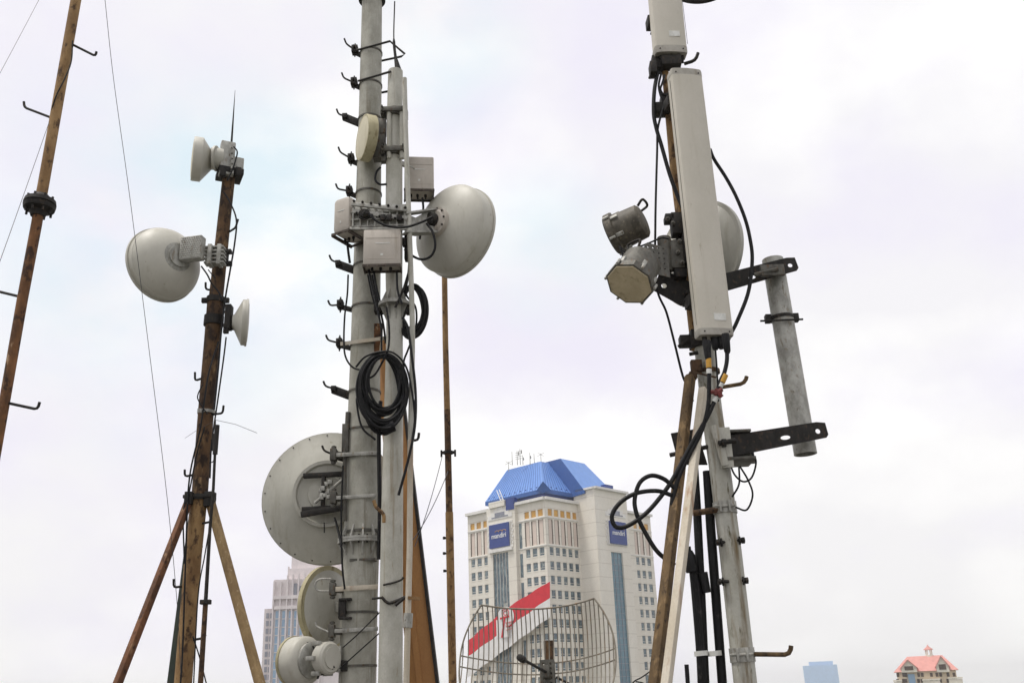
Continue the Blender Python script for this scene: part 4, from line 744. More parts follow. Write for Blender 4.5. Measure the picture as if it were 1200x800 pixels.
# ------------------------------------------------------------------ cables of the right mast
Y1 = YM - .42
for pts, r_, lb in [([(851, 400), (852, 420), (849, 436), (844, 447), (838, 468), (827, 492), (810, 521), (789, 560), (774, 582), (756, 602), (735, 616), (722, 617), (717, 606), (722, 594), (734, 583), (750, 576.5), (771, 575), (787, 580)], .0165, "thick black cable sweeping from the long panel down into the lower big loop"),
                    ([(831, 400), (831, 420), (831, 440), (830, 475), (822, 505), (809, 530), (795, 560), (790, 580), (787, 592)], .0165, "thick black cable from the long panel running down the cream brace"),
                    ([(791, 572), (778, 561), (763, 557), (750, 565), (744, 583), (745, 598), (752, 616), (768, 643), (782, 656), (791, 662)], .0165, "thick black cable forming the upper big loop beside the brown brace")]:
    yy = Y1; mb = MB(); mb.tube(catmull(line(pts, yy)), r_, 10); solo(mb, "looped_cable", M["rubber"], lb, "cable", "thick cables of the right mast")
for pts, lb in [([(881, 530), (886, 541), (881, 559), (871, 564), (861, 556), (855, 542)], "thin wire loop under the lower arm, shallowest of the three"), ([(867, 546), (877, 563), (882, 580), (875, 597), (862, 594)], "thin wire loop under the lower arm, longest of the three"), ([(866, 547), (866, 567), (858, 582)], "thin wire tail under the lower arm curving back to the mast"), ([(838, 405), (840, 430), (842, 470)], "thin black lead down the front of the right mast")]:
    mb = MB(); mb.tube(catmull(line(pts, YM - .1)), .0075, 8); solo(mb, "thin_wire", M["rubber"], lb, "wire", "thin wires of the right mast")
def band(name, m, p, q, r, label, cat="tape"):
    mb = MB(); mb.tube([p, q], r, 12); solo(mb, name, m, label, cat, "tapes on the thick cables")
band("yellow_tape", M["tag"], at(830.3, 420, Y1), at(830.8, 431, Y1), .022, "yellow tape on the cable in front of the right mast"); band("yellow_tape", M["tag"], at(850, 439, Y1), at(846, 448, Y1), .024, "yellow tape on the cable right of the right mast")
band("white_tape", M["white_tape"], at(830.8, 432.5, Y1), at(831, 438, Y1), .021, "white tape just below the yellow tape in front of the mast"); band("white_tape", M["white_tape"], at(845.5, 449, Y1), at(843.5, 453.5, Y1), .021, "white tape above the red tie at the right of the mast")
band("white_tape", M["white_tape"], at(839.5, 465, Y1), at(836.5, 471, Y1), .021, "white tape below the red tie at the right of the mast")
mb = MB()
for a in ((838, 456, 846, 465), (837, 462, 846, 456), (833, 459, 846, 460)): mb.tube([at(a[0], a[1], Y1 - .02), at(a[2], a[3], Y1 - .02)], .018, 8)
solo(mb, "red_tie", M["red_tape"], "knotted red tie holding the cable to the hook of the right mast", "tie")
for x_, y_, dy_, k_, lb in ((829, 412, 0, 1, "black rubber boot on the cable above the left yellow tape"), (851.5, 404, 0, 1, "big black rubber boot under the right corner of the long panel antenna"), (838, 404, .15, .6, "small black plug under the middle of the long panel antenna"), (845, 403, .15, .6, "small black plug beside the big boot under the long panel antenna")):
    mb = MB(); mb.lathe(at(x_, y_, Y1 + dy_), Z0, [(-.07 * k_, .018), (-.05 * k_, .026), (.06 * k_, .032), (.09 * k_, .03)], 14); solo(mb, "cable_boot", M["rubber"], lb, "connector", "cable boots under the long panel")
# ------------------------------------------------------------------ grid dish
YG = 7.0
gc = at(636, 786, YG); axg = V((-.20, -.92, .33)).normalized(); Xg = V((.98, -.213, 0)).normalized(); Zg = Xg.cross(axg) * -1; Zg = Zg if Zg.z > 0 else -Zg; fg = .34
gd = thing("grid_dish", "parabolic wire grid dish facing the viewer below the blue roofed tower", "grid antenna", V((gc.x, YG, 0)))
HW, HH, TW = .535, .40, .40
def gp(a, b_): return gc + Xg * a + Zg * b_ + axg * ((a * a + b_ * b_) / (4 * fg))
def halfw(b_): return TW + (HW - TW) * (1 - abs(b_ / HH) ** 2.2) if abs(b_) < HH else TW
nb = 34
for k in range(nb):
    a = -HW + 2 * HW * (k + .5) / nb; lim = HH if abs(a) <= TW else HH * max(0, 1 - (abs(a) - TW) / (HW - TW)) ** (1 / 2.2)
    if lim < .04: continue
    mb = MB(); mb.tube([gp(a, -lim + 2 * lim * i / 18) for i in range(19)], .0040, 6); mb.build("grid_bar", M["grid"], gd)
for b_ in (HH, -HH): mb = MB(); mb.tube([gp(-TW + 2 * TW * i / 20, b_) for i in range(21)], .006, 8); mb.build("rim_bar", M["grid"], gd)
for s in (-1, 1): mb = MB(); mb.tube([gp(s * halfw(-HH + 2 * HH * i / 24), -HH + 2 * HH * i / 24) for i in range(25)], .006, 8); mb.build("rim_bar", M["grid"], gd)
for b_ in (.055, -.02): mb = MB(); hw_ = halfw(b_); mb.tube([gp(-hw_ + 2 * hw_ * i / 24, b_) - axg * .006 for i in range(25)], .0046, 8); mb.build("cross_bar", M["grid"], gd)
hubp = gp(.04, -.03)
mb = MB()
for s in (-1, 1):
    pl = plate([(-.05, -.09), (.05, -.09), (.05, .09), (-.05, .09)], [circ(x_ * .025, y_ * .032, .009, 8) for x_ in (-1, 1) for y_ in (-2, -1, 0, 1, 2)], hubp + axg * (.02 + s * .014), Xg, Z0, .005); mb.add(pl.v, pl.f)
mb.box(hubp + axg * .03, Xg, axg, Z0, .022, .05, .04, .006); mb.build("hub_bracket", M["steel"], gd)
mb = MB(); tipg = at(611, 771, YG - .55); mb.tube([hubp - axg * .06, hubp + axg * .05, tipg], .0095, 10); mb.build("feed_boom", M["dark"], gd)
dv = (tipg - hubp).normalized(); mb = MB(); mb.lathe(tipg - dv * .01, dv, [(-.05, .012), (-.03, .022), (.0, .024), (.01, .016), (.02, .021), (.045, .022), (.05, .014)], 14); mb.build("feed_head", M["dark"], gd)
mb = MB(); mb.tube(lineY([(652, 793, YG - .02), (690, 812, YG - .1)]), .008, 8); mb.build("rear_strut", M["dark"], gd)
pb = at(642.5, 750, YG + .12); mb = MB(); mb.box(V((pb.x, pb.y, pb.z / 2)), X0, Y0, Z0, .033, .025, pb.z / 2, .004); mb.build("post", M["rust_dark"], gd)
mb = MB(); mb.box(at(643, 797, YG + .08), X0, Y0, Z0, .05, .04, .02, .003); mb.build("post_clamp", M["dark"], gd)
mb = MB(); mb.tube(catmull(lineY([(738, 806, YG), (743, 798, YG), (752, 793, YG), (762, 786, YG)])), .005, 6); mb.tube(catmull(lineY([(745, 798, YG), (754, 800, YG), (760, 806, YG)])), .005, 6); solo(mb, "thin_wire", M["rubber"], "thin black wire ends by the foot of the brown rusty brace", "wire")
# ------------------------------------------------------------------ the blue roofed tower
def solve(O, D, px, py):
    """parameter along the vertical plane O + t D hit by pixel, and the height"""
    d = ray(px, py); # O.xy + t D.xy = s d.xy
    det = D.x * -d.y + d.x * D.y; rx, ry = -O.x, -O.y
    t = (rx * -d.y + d.x * ry) / det
    p = V((O.x + t * D.x, O.y + t * D.y)); s_ = p.length / math.hypot(d.x, d.y); return t, CAM.z + s_ * d.z
K = at(641, 650, 300); U = V((math.cos(.80), math.sin(.80), 0)); W = V((-math.cos(.77), math.sin(.77), 0))
NR = V((U.y, -U.x, 0)); NL = V((W.y, -W.x, 0)); NL = NL if NL.y < 0 else -NL
zK = lambda py: solve(K, U, 641 - (650 - py) * .048, py)[1]
GZ = -60.0
tw = thing("office_tower", "pale stone office tower with a bright blue hipped roof and blue signs", "tower", V((K.x, K.y, GZ)))
t_w = lambda px, py=650: solve(K, W, px, py)[0]
t_u = lambda px, py=650: solve(K, U, px, py)[0]
def wall_holes(O, D, N, t0, t1, z0, z1, rects, dep=.5):
    """wall sheet in the plane O + t D, openings (a, b, za, zb) with reveals going in by dep"""
    mb = MB(); ts = sorted({t0, t1, *[r[0] for r in rects], *[r[1] for r in rects]}); zs = sorted({z0, z1, *[r[2] for r in rects], *[r[3] for r in rects]})
    pt = lambda t, z, k=0: V((O.x + D.x * t - N.x * k, O.y + D.y * t - N.y * k, z))
    for a, b_ in zip(ts, ts[1:]):
        for c, e in zip(zs, zs[1:]):
            mt, mz = (a + b_) / 2, (c + e) / 2
            if any(r[0] < mt < r[1] and r[2] < mz < r[3] for r in rects): continue
            mb.add([pt(a, c), pt(b_, c), pt(b_, e), pt(a, e)], [(0, 1, 2, 3)])
    for a, b_, c, e in rects + [(t0, t1, z0, z1)]:
        k = dep if (a, b_, c, e) != (t0, t1, z0, z1) else dep + .4
        for p, q in (((a, c), (b_, c)), ((b_, c), (b_, e)), ((b_, e), (a, e)), ((a, e), (a, c))): mb.add([pt(*p), pt(*q), pt(*q, k), pt(*p, k)], [(0, 1, 2, 3)])
    return mb
row_top = [zK(639.5 + 16.9 * k) for k in range(13)]; fh = row_top[0] - row_top[1]; wh = fh * .68
zt_sl, zb_sl = zK(607), zK(636); zt_or, zb_or = zK(595), zK(603)
wins = []; slots = []; ambers = []
def facade(O, D, N, t0, t1, ztop, cols, name="wall", amber=True):
    rects = []
    for a, b_ in cols:
        a, b_ = min(a, b_) - .12, max(a, b_) + .12
        for z in row_top: rects.append((a, b_, z - wh, z)); wins.append((O, D, N, a, b_, z - wh, z))
        rects.append((a - .12, b_ + .12, zb_sl, zt_sl)); slots.append((O, D, N, a - .12, b_ + .12, zb_sl, zt_sl))
        if amber: rects.append((a - .05, b_ + .05, zb_or, zt_or)); ambers.append((O, D, N, a - .05, b_ + .05, zb_or, zt_or))
    wall_holes(O, D, N, t0, t1, GZ, ztop, rects).build(name, M["stone"], tw)
tl0, tl1, tl2, tl3 = t_w(641), t_w(608), t_w(574.5), t_w(548.8)
zpar = zK(585); zpl = zK(585)
facade(K, W, NL, 0, tl1, zpar, [(t_w(a), t_w(b_)) for a, b_ in ((616.8, 621.3), (624.5, 629.5), (632.7, 637.8))])
facade(K, W, NL, tl2, tl3, zpl, [(t_w(a), t_w(b_)) for a, b_ in ((552.3, 556.4), (559.5, 564), (567.5, 572.2))])
ur1 = t_u(679.5); 
facade(K, U, NR, 0, ur1, zpar, [(t_u(a), t_u(b_)) for a, b_ in ((644.8, 649), (652, 656.3), (659.6, 663.8), (666.8, 671), (674.0, 678))])
# projecting block on the right face
O1 = K + U * ur1; pr = 0
lo, hi = 0, 25
for _ in range(40):
    mid = (lo + hi) / 2; p = O1 + NR * mid; p = V((p.x, p.y, K.z)); e = p - CAM; x_ = 600 + F * e.dot(_r) / e.dot(_f)
    if x_ < 701: lo = mid
    else: hi = mid
pr = lo; B0 = O1 + NR * pr
ub = solve(B0, U, 739, 650)[0]; zblk = solve(B0, U, 696, 572)[1]
uw0 = t_u(741); uw1 = t_u(767)
facade(K, U, NR, ur1 + ub, t_u(765.5), zK(585), [(t_u(a), t_u(b_)) for a, b_ in ((745.4, 748.7), (751.6, 755.3), (758.2, 762))])
Wd = tl3; Ud = t_u(765.5)
mb = MB(); Ki = K - NL * .55 - NR * .55                        # the core behind the facades
core = [Ki, Ki + U * (Ud - 1.1), Ki + U * (Ud - 1.1) + W * (Wd - 1.1), Ki + W * (Wd - 1.1)]
mb.prism([V((p.x, p.y, GZ)) for p in core], V((0, 0, zpar - .6 - GZ))); mb.build("core", M["stone"], tw)
# block body
mb = MB(); zb0 = GZ; pb_ = [B0, B0 + U * ub, B0 + U * ub - NR * (pr + 1.2), B0 - NR * (pr + 1.2)]
gl0, gl1 = solve(B0, U, 717, 660)[0], solve(B0, U, 730.5, 660)[0]; zgl = solve(B0, U, 716, 646)[1]
mb.prism([V((p.x, p.y, GZ)) for p in (B0, B0 + U * gl0, B0 + U * gl0 - NR * (pr + 1.2), B0 - NR * (pr + 1.2))], V((0, 0, zblk - GZ)))
mb.prism([V((p.x, p.y, GZ)) for p in (B0 + U * gl1, B0 + U * ub, B0 + U * ub - NR * (pr + 1.2), B0 + U * gl1 - NR * (pr + 1.2))], V((0, 0, zblk - GZ)))
mb.prism([V((p.x, p.y, zgl)) for p in (B0 + U * gl0, B0 + U * gl1, B0 + U * gl1 - NR * (pr + 1.2), B0 + U * gl0 - NR * (pr + 1.2))], V((0, 0, zblk - zgl)))
mb.build("projecting_block", M["stone"], tw)
def strip_glass(O, D, N, a, b_, z0, z1, k, mm, name, mull=0, rows=0):
    mb = MB(); q = O + D * ((a + b_) / 2) - N * k; mb.box(V((q.x, q.y, (z0 + z1) / 2)), D, N, Z0, (b_ - a) / 2 - .004, .1, (z1 - z0) / 2); o = mb.build(name, M[mm], tw)
    if mull or rows:
        mb = MB()
        for i in range(1, mull + 1): q = O + D * (a + (b_ - a) * i / (mull + 1)) - N * (k - .16); mb.box(V((q.x, q.y, (z0 + z1) / 2)), D, N, Z0, .06, .05, (z1 - z0) / 2)
        for i in range(1, rows): q = O + D * ((a + b_) / 2) - N * (k - .18); mb.box(V((q.x, q.y, z0 + (z1 - z0) * i / rows)), D, N, Z0, (b_ - a) / 2 - .01, .04, .05)
        mb.build("mullions", M["stone"] if rows == 0 else M["deco_win"], o)
strip_glass(B0, U, NR, gl0, gl1, GZ, zgl, .7, "pane_teal", "glass_strip", 2, 56)
# left centre bay with striped glazing
cb0, cb1 = t_w(608), t_w(574.5); OL = K + NL * 1.2; zcb = zK(583)
sg0, sg1 = t_w(598.5), t_w(580.5); zsg = solve(K, W, 590, 648)[1]
mb = MB()
for a, b_, z0, z1 in ((cb0, sg0, GZ, zcb), (sg1, cb1, GZ, zcb), (sg0, sg1, zsg, zcb)):
    mb.prism([V((p.x, p.y, z0)) for p in (OL + W * a, OL + W * b_, OL + W * b_ - NL * 2.4, OL + W * a - NL * 2.4)], V((0, 0, z1 - z0)))
mb.build("centre_bay", M["stone"], tw)
strip_glass(OL, W, NL, sg0, sg1, GZ, zsg, .5, "pane", "striped_glazing", 4, 0)
mb = MB(); q = OL + W * ((cb0 + cb1) / 2) + NL * .35; mb.box(V((q.x, q.y, zsg + .9)), W, NL, Z0, (cb1 - cb0) / 2 - 1.2, .4, .5); mb.build("bay_cornice", M["stone_white"], tw)
# arched heads over the signs
def arch(O, D, N, tc, zc, hw_, hh, k):
    mb = MB(); pts = [(-hw_, 0), (-hw_, hh * .4), (-hw_ * .75, hh * .4), (-hw_ * .75, hh * .62), (-hw_ * .5, hh * .62), (-hw_ * .5, hh * .82), (-hw_ * .25, hh * .82), (-hw_ * .25, hh), (hw_ * .25, hh), (hw_ * .25, hh * .82), (hw_ * .5, hh * .82), (hw_ * .5, hh * .62), (hw_ * .75, hh * .62), (hw_ * .75, hh * .4), (hw_, hh * .4), (hw_, 0)]
    return mb.prism([V((O.x, O.y, 0)) + D * (tc + x_) + Z0 * (zc + z_) + N * .003 for x_, z_ in pts], N * k)
def sign(O, D, N, px0, px1, pya, pyb, xdir, label):
    a = solve(O, D, px0, (pya + pyb) / 2)[0]; b_ = solve(O, D, px1, (pya + pyb) / 2)[0]; tc = (a + b_) / 2; hw_ = abs(b_ - a) / 2
    za = solve(O, D, (px0 + px1) / 2, pya)[1]; zb = solve(O, D, (px0 + px1) / 2, pyb)[1]; zc = (za + zb) / 2; hh = (za - zb) / 2
    mb = MB(); q = O + D * tc; q = V((q.x, q.y, zc)); mb.box(q + N * .55, D, N, Z0, hw_, .25, hh); s = mb.build("sign", M["sign"], tw, label)
    mb = MB(); mb.box(q + N * .2, D, N, Z0, hw_ + .35, .18, hh + .35); mb.build("sign_frame", M["stone_white"], s)
    tx = text("mandiri", hw_ * .50, q + N * .83 - Z0 * hh * .02, xdir, Z0, .05, .02); tx.build("lettering", M["letter"], s)
    mb = MB()
    for i in range(3):
        base_ = q + N * .84 + xdir * hw_ * (-.18 + i * .36) + Z0 * hh * .30
        pts = [base_ + xdir * hw_ * (.20 * math.cos(t_)) * 1.0 + Z0 * hh * .13 * math.sin(t_) for t_ in [PI * j / 8 for j in range(9)]]; mb.tube(pts, .09, 6)
    mb.build("wave_emblem", M["gold"], s)
    # stepped brick surround
    for sgn in (-1, 1):
        mb = MB()
        for i in range(9):
            z_ = zc - hh + hh * 2.3 * i / 9; mb.box(q + D * sgn * (hw_ + .75 + (.35 if i % 2 else 0)) + N * .1 + Z0 * (z_ - zc), D, N, Z0, .35, .12, hh * .09)
        mb.build("block_surround", M["stone_white"], tw)
    ah = arch(O, D, N, tc, zc + hh * 1.45, hw_ * 1.25, hh * 1.0, .16); ah.build("arched_relief", M["stone_white"], tw)
    mb = MB(); mb.box(q + Z0 * hh * 1.85 + N * .2, D, N, Z0, hw_ * .5, .05, hh * .16); mb.box(q + Z0 * hh * 1.62 + N * .2, D, N, Z0, hw_ * .85, .05, hh * .05); mb.build("relief_panel", M["deco_win"], tw)
sign(OL, W, NL, 575.3, 598.2, 613.5, 641, -W, "left facing blue sign"); sign(B0, U, NR, 713, 732, 611.5, 637.5, U, "right facing blue sign")
# parapets, copings, dark vertical slots
def coping(O, D, N, a, b_, z, h=.9):
    mb = MB(); q = O + D * ((a + b_) / 2) + N * .12; mb.box(V((q.x, q.y, z + h / 2)), D, N, Z0, (b_ - a) / 2 + .2, .9, h / 2); mb.build("coping", M["stone_white"], tw)
coping(K, W, NL, 0, tl1, zpar); coping(K, W, NL, tl2, tl3, zpl - .02); coping(K, U, NR, .05, ur1 - .3, zpar + .03, .88); coping(K, U, NR, ur1 + ub, Ud, zpar - .01, .8); coping(B0, U, NR, 0, ub, zblk, .7)
q = B0 - NR * pr / 2 - U * .1; mb = MB(); mb.box(V((q.x, q.y, zblk + .33)), NR, U, Z0, pr / 2, .5, .32); mb.build("coping", M["stone_white"], tw)
for D, N, tt in ((U, NR, t_u(681.7)), (W, NL, t_w(611.2))):
    for i in range(5):
        z1 = zK(607 + 34.5 * i + (0 if i == 0 else 2)); z0 = zK(637 + 34.5 * i); q = K + D * tt + N * .02
        mb = MB(); mb.box(V((q.x, q.y, (z0 + z1) / 2)), D, N, Z0, .55, .06, (z1 - z0) / 2); mb.build("slot_window", M["pane"], tw)
mb = MB()                                                       # string courses
for (a, b_, D, N) in ((0, tl1, W, NL), (tl2, tl3, W, NL), (.06, ur1, U, NR), (ur1 + ub, Ud, U, NR)):
    for z in (zK(605), zK(637.8)): q = K + D * ((a + b_) / 2) + N * .1; mb.box(V((q.x, q.y, z)), D, N, Z0, (b_ - a) / 2, .12, .14)
mb.build("string_course", M["stone_white"], tw)
# windows: the first hundred as parts, the rest as one
def win_geo(a, b_, h):
    fr = MB(); w = (b_ - a); t = .07
    fr.box(V((0, .0, h - t / 2)), X0, Y0, Z0, w / 2, .1, t / 2); fr.box(V((0, -.04, h * .07)), X0, Y0, Z0, w / 2, .16, h * .07)
    for s in (-1, 1): fr.box(V((s * (w / 2 - t / 2), 0, h * .57)), X0, Y0, Z0, t / 2, .1, h * .42)
    fr.box(V((0, .02, h * .36)), X0, Y0, Z0, w / 2 - t - .01, .05, .05)
    pn = MB(); pn.box(V((0, .06, h * .56)), X0, Y0, Z0, w / 2 - t - .01, .03, h * .41 - t / 2); return fr, pn
order = sorted(wins, key=lambda w_: -w_[6]); cache = {}; rest_f, rest_p = MB(), MB()
for n_, (O, D, N, a, b_, z0, z1) in enumerate(order):
    q = O + D * ((a + b_) / 2) - N * .16; q = V((q.x, q.y, z0)); Xd = D if D.cross(-N).z > 0 else -D
    key = (round(b_ - a, 2)); 
    if n_ < 100:
        if key not in cache:
            fr, pn = win_geo(a, b_, z1 - z0); cache[key] = (fr.mesh("window", M["stone"]), pn.mesh("pane", M["pane"]))
        o = bpy.data.objects.new("window", cache[key][0]); COL.objects.link(o); o.parent = tw; o.location = q - tw.location; o.rotation_euler = (0, 0, math.atan2(Xd.y, Xd.x))
        p = bpy.data.objects.new("pane", cache[key][1]); COL.objects.link(p); p.parent = o
    else:
        fr, pn = win_geo(a, b_, z1 - z0); T = lambda v: q + Xd * v.x - N * v.y + Z0 * v.z
        rest_f.add([T(v) for v in fr.v], fr.f); rest_p.add([T(v) for v in pn.v], pn.f)
rest_f.build("window_frames", M["stone"], tw, kind="stuff"); rest_p.build("window_panes", M["pane"], tw, kind="stuff")
for lst, nm, mm in ((slots, "recessed_panel", "stone_pink"), (ambers, "amber_panel", "amber")):
    for O, D, N, a, b_, z0, z1 in lst:
        q = O + D * ((a + b_) / 2) - N * .35; mb = MB(); mb.box(V((q.x, q.y, (z0 + z1) / 2)), D, N, Z0, (b_ - a) / 2 - .003, .1, (z1 - z0) / 2 - .003)
        if nm == "recessed_panel":
            o = mb.build(nm, M[mm], tw); mb = MB()
            for s in (-1, 1): mb.box(V((q.x, q.y, (z0 + z1) / 2)) + D * s * ((b_ - a) / 2 - .14) + N * .16, D, N, Z0, .12, .05, (z1 - z0) / 2 - .01)
            mb.build("recess_shadow", M["brownwin_and_shadow"], o)  # dark strips painting the shadow along both sides of the recess
        else: mb.build(nm, M[mm], tw)
# blue roof
ze = zK(572.5); inset = 1.5
Bc = K - NL * inset - NR * inset; Bc = V((Bc.x, Bc.y, ze + .6))
ta = solve(Bc, W, 568.5, 588)[0]; tu_ = solve(Bc, U, 728, 576)[0]
zt_ = at(632, 538.5, Bc.y + 11).z; ins = 9.5; 
tl_ = solve(Bc + U * ins, W, 594, 548)[0]
e4 = [Bc, Bc + U * tu_, Bc + U * tu_ + W * ta, Bc + W * ta]
top0 = Bc + U * ins + W * ins
t4 = [V((p.x, p.y, zt_)) for p in (top0, Bc + U * (tu_ - ins) + W * ins, Bc + U * (tu_ - ins) + W * tl_, Bc + U * ins + W * tl_)]
mb = MB(); mb.add(e4 + t4, [(0, 1, 5, 4), (1, 2, 6, 5), (2, 3, 7, 6), (3, 0, 4, 7), (4, 5, 6, 7)])
dn = V((0, 0, -1.3)); rf = mb.build("roof", M["roof_blue"], tw, ang=5); mb = MB(); mb.add([p for p in e4] + [p + dn for p in e4], [(0, 1, 5, 4), (1, 2, 6, 5), (2, 3, 7, 6), (3, 0, 4, 7), (4, 5, 6, 7)]); mb.build("fascia", M["roof_shade_seams"], rf, ang=5)
mb = MB()
def seams(e0, e1, t0, t1, n, nrm):
    for i in range(1, n): mb.bar(e0.lerp(e1, i / n) + nrm * .04, t0.lerp(t1, i / n) + nrm * .04, .10, .12, up=nrm)
seams(e4[0], e4[3], t4[0], t4[3], 22, (NL + Z0).normalized()); seams(e4[0], e4[1], t4[0], t4[1], 30, (NR + Z0).normalized()); mb.build("roof_seams", M["roof_shade_seams"], rf, kind="stuff")
mb = MB(); sl = [V((Bc.x, Bc.y, 0)) + U * a + W * b_ for a, b_ in ((1.2, 1.2), (tu_ - 1.2, 1.2), (tu_ - 1.2, ta - 1.2), (1.2, ta - 1.2))]
mb.prism([V((p.x, p.y, zpar - 1)) for p in sl], V((0, 0, ze - .7 - zpar + 1))); mb.build("attic", M["sign"], tw)
# raised roof over the projecting block: same pitch, pushed outwards
pu = 4.0; u0, u1 = ur1 - .6, ur1 + ub - .3
q = lambda u_, n_, z: V((K.x, K.y, 0)) + U * u_ + NR * n_ + Z0 * z
zeb = ze + .6; run = ins + pu + inset
zt2 = zt_ + .5; 
mb = MB(); n0, n1 = pu, pu - ins
pts = [q(u0, n0, zeb), q(u1, n0, zeb), q(u1 - 4.5, n1, zt2), q(u0, n1, zt2), q(u0, n1 - 9, zt2), q(u1 - 4.5, n1 - 9, zt2), q(u0, n1 - 9, zeb - 2), q(u1, n1 - 9, zeb - 2), q(u0, n0, zeb - .9), q(u1, n0, zeb - .9)]
mb.add(pts, [(0, 1, 2, 3), (3, 2, 5, 4)]); rr_ = mb.build("raised_roof", M["roof_blue"], tw, ang=5); mb = MB(); mb.add(pts, [(0, 3, 4, 6, 8), (1, 9, 7, 5, 2), (0, 8, 9, 1), (8, 6, 7, 9), (4, 5, 7, 6)]); mb.build("shaded_gable", M["roof_shade_seams"], rr_, ang=5)  # upright sides take the darker blue, their shade put into the colour
mb = MB(); qd = q(u1 - 3, n0 - 2.2, zeb + 2.6); mb.box(qd, U, NR, Z0, 2.0, 1.6, 1.0); mb.build("roof_hatch", M["sign"], tw)
# corner dormer
mb = MB(); dc = Bc + V((0, -.6, -.9)); mb.add([dc + V((-2.6, .9, 0)), dc + V((2.6, .9, 0)), dc + V((-.1, -.3, 3.0)), dc + V((0, 6, 3.2))], [(0, 1, 2), (0, 2, 3), (1, 3, 2)]); mb.build("dormer", M["roof_shade_seams"], tw, ang=5)
mb = MB()
for i in range(11):
    p = Bc + W * (ta * (i + .5) / 11) - NL * .9 + Z0 * .9; mb.box(p, W, NL, Z0, .22, .3, .22)
for i in range(5):
    p = Bc + U * (2 + i * 2.4) - NR * .9 + Z0 * .9; mb.box(p, U, NR, Z0, .22, .3, .22)
mb.build("snow_guards", M["sign"], rf)
mb = MB(); a = OL + W * t_w(597); 
for s in (0, 1.2): mb.tube([V((a.x, a.y, zcb + .3)) + W * s, V((a.x, a.y, zcb + 6.5)) + W * (s + 5.5) - NL * 3.0], .14, 6)
for i in range(5): mb.tube([V((a.x, a.y, zcb + .3 + 1.2 * i)) + W * (1.0 * i) - NL * .6 * i, V((a.x, a.y, zcb + .3 + 1.2 * i)) + W * (1.0 * i + 1.2) - NL * .6 * i], .08, 6)
mb.build("roof_ladder", M["stone_white"], tw)
mb = MB(); q_ = OL + W * t_w(588) - NL * .4; mb.box(V((q_.x, q_.y, zcb + .95)), W, NL, Z0, 3.6, 1.0, .95); mb.build("bay_crest", M["stone"], tw)
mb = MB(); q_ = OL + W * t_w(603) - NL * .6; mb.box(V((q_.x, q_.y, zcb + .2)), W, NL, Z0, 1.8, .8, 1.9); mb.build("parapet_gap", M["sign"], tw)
# roof aerials
Rt = zt_
for i, (px, pt, kd) in enumerate([(596.5, 541, 3), (601, 528.5, 0), (607, 528, 1), (610.5, 525.5, 1), (613.5, 533, 2), (622, 530, 2), (627, 531, 0), (635, 531, 3)]):
    p0 = at(px, 560, Bc.y + 16); p0 = V((p0.x, p0.y, Rt - .3 if px > 600 else Rt - 2.5)); ptop = at(px, pt, Bc.y + 16); h = max(1.6, ptop.z - p0.z); mb = MB()
    mb.tube([p0, p0 + Z0 * h], [.13, .07], 6)
    if kd == 1:
        for j in range(4): mb.box(p0 + Z0 * h * (.4 + .15 * j), X0, Y0, Z0, .7, .05, .05)
        mb.box(p0 + Z0 * h * .8 + X0 * .5, X0, Y0, Z0, .2, .1, .6)
    if kd == 2: mb.lathe(p0 + Z0 * h * .6, V((1, -.4, 0)), [(0, .15), (.2, .5), (.3, .55)], 12)
    if kd == 3: mb.tube([p0 + Z0 * h * .9 - X0 * 1.2 - Z0 * .6, p0 + Z0 * h * .9 + X0 * 1.2 + Z0 * .6], .07, 6); mb.tube([p0 + Z0 * h * .9 - X0 * 1.0 + Z0 * .6, p0 + Z0 * h * .9 + X0 * 1.0 - Z0 * .6], .06, 6)
    lb = ["lone crossed aerial leftmost on the blue roof", "plain tall aerial second from left on the blue roof", "shorter of the twin aerials with crossbars on the blue roof", "taller of the twin aerials with crossbars on the blue roof", "short aerial with tiny dish beside the twin aerials", "aerial with tiny dish in the middle of the blue roof", "plain thin aerial right of the middle of the blue roof", "crossed aerial rightmost on the blue roof"][i]
    solo(mb, "roof_aerial", M["galv"], lb, "aerial", "aerials on the blue roof")
# banner across the left face
OB = K + NL * 2.6
def bpt(px, py, k=0.0): t, z = solve(OB, W, px, py); p = OB + W * t + NL * (k + .30 * math.sin(t * .75)); return V((p.x, p.y, z))
bn = thing("diagonal_banner", "red and white diagonal banner with round emblem across the tower's left face", "banner", bpt(548, 790))
def strip(top, bot, x0, x1, k, m, nm, n=24, lab=None):
    mb = MB(); vs = []; 
    for i in range(n + 1):
        px = x0 + (x1 - x0) * i / n; vs += [bpt(px, top(px), k), bpt(px, bot(px), k), bpt(px, top(px), k + .06), bpt(px, bot(px), k + .06)]
    fs = []
    for i in range(n):
        a, b_ = i * 4, i * 4 + 4; fs += [(a + 2, b_ + 2, b_ + 3, a + 3), (a, a + 1, b_ + 1, b_), (a, b_, b_ + 2, a + 2), (a + 1, a + 3, b_ + 3, b_ + 1)]
    fs += [(0, 2, 3, 1), (n * 4, n * 4 + 1, n * 4 + 3, n * 4 + 2)]
    mb.add(vs, fs); return mb.build(nm, m, bn, lab)
ln = lambda xa, ya, xb, yb: (lambda x_: ya + (yb - ya) * (x_ - xa) / (xb - xa))
tops = lambda x_: ln(597, 710, 643.8, 681)(x_) if x_ > 597 else ln(548.4, 750, 597, 710)(x_) + 0
mids = ln(548.4, 768.5, 643.8, 700); bots = ln(548.4, 793, 643.8, 723)
strip(tops, mids, 548.4, 643.8, 0, M["red"], "red_stripe"); strip(lambda x_: mids(x_) + .15, bots, 548.4, 643.8, 0, M["white_cloth"], "white_stripe")
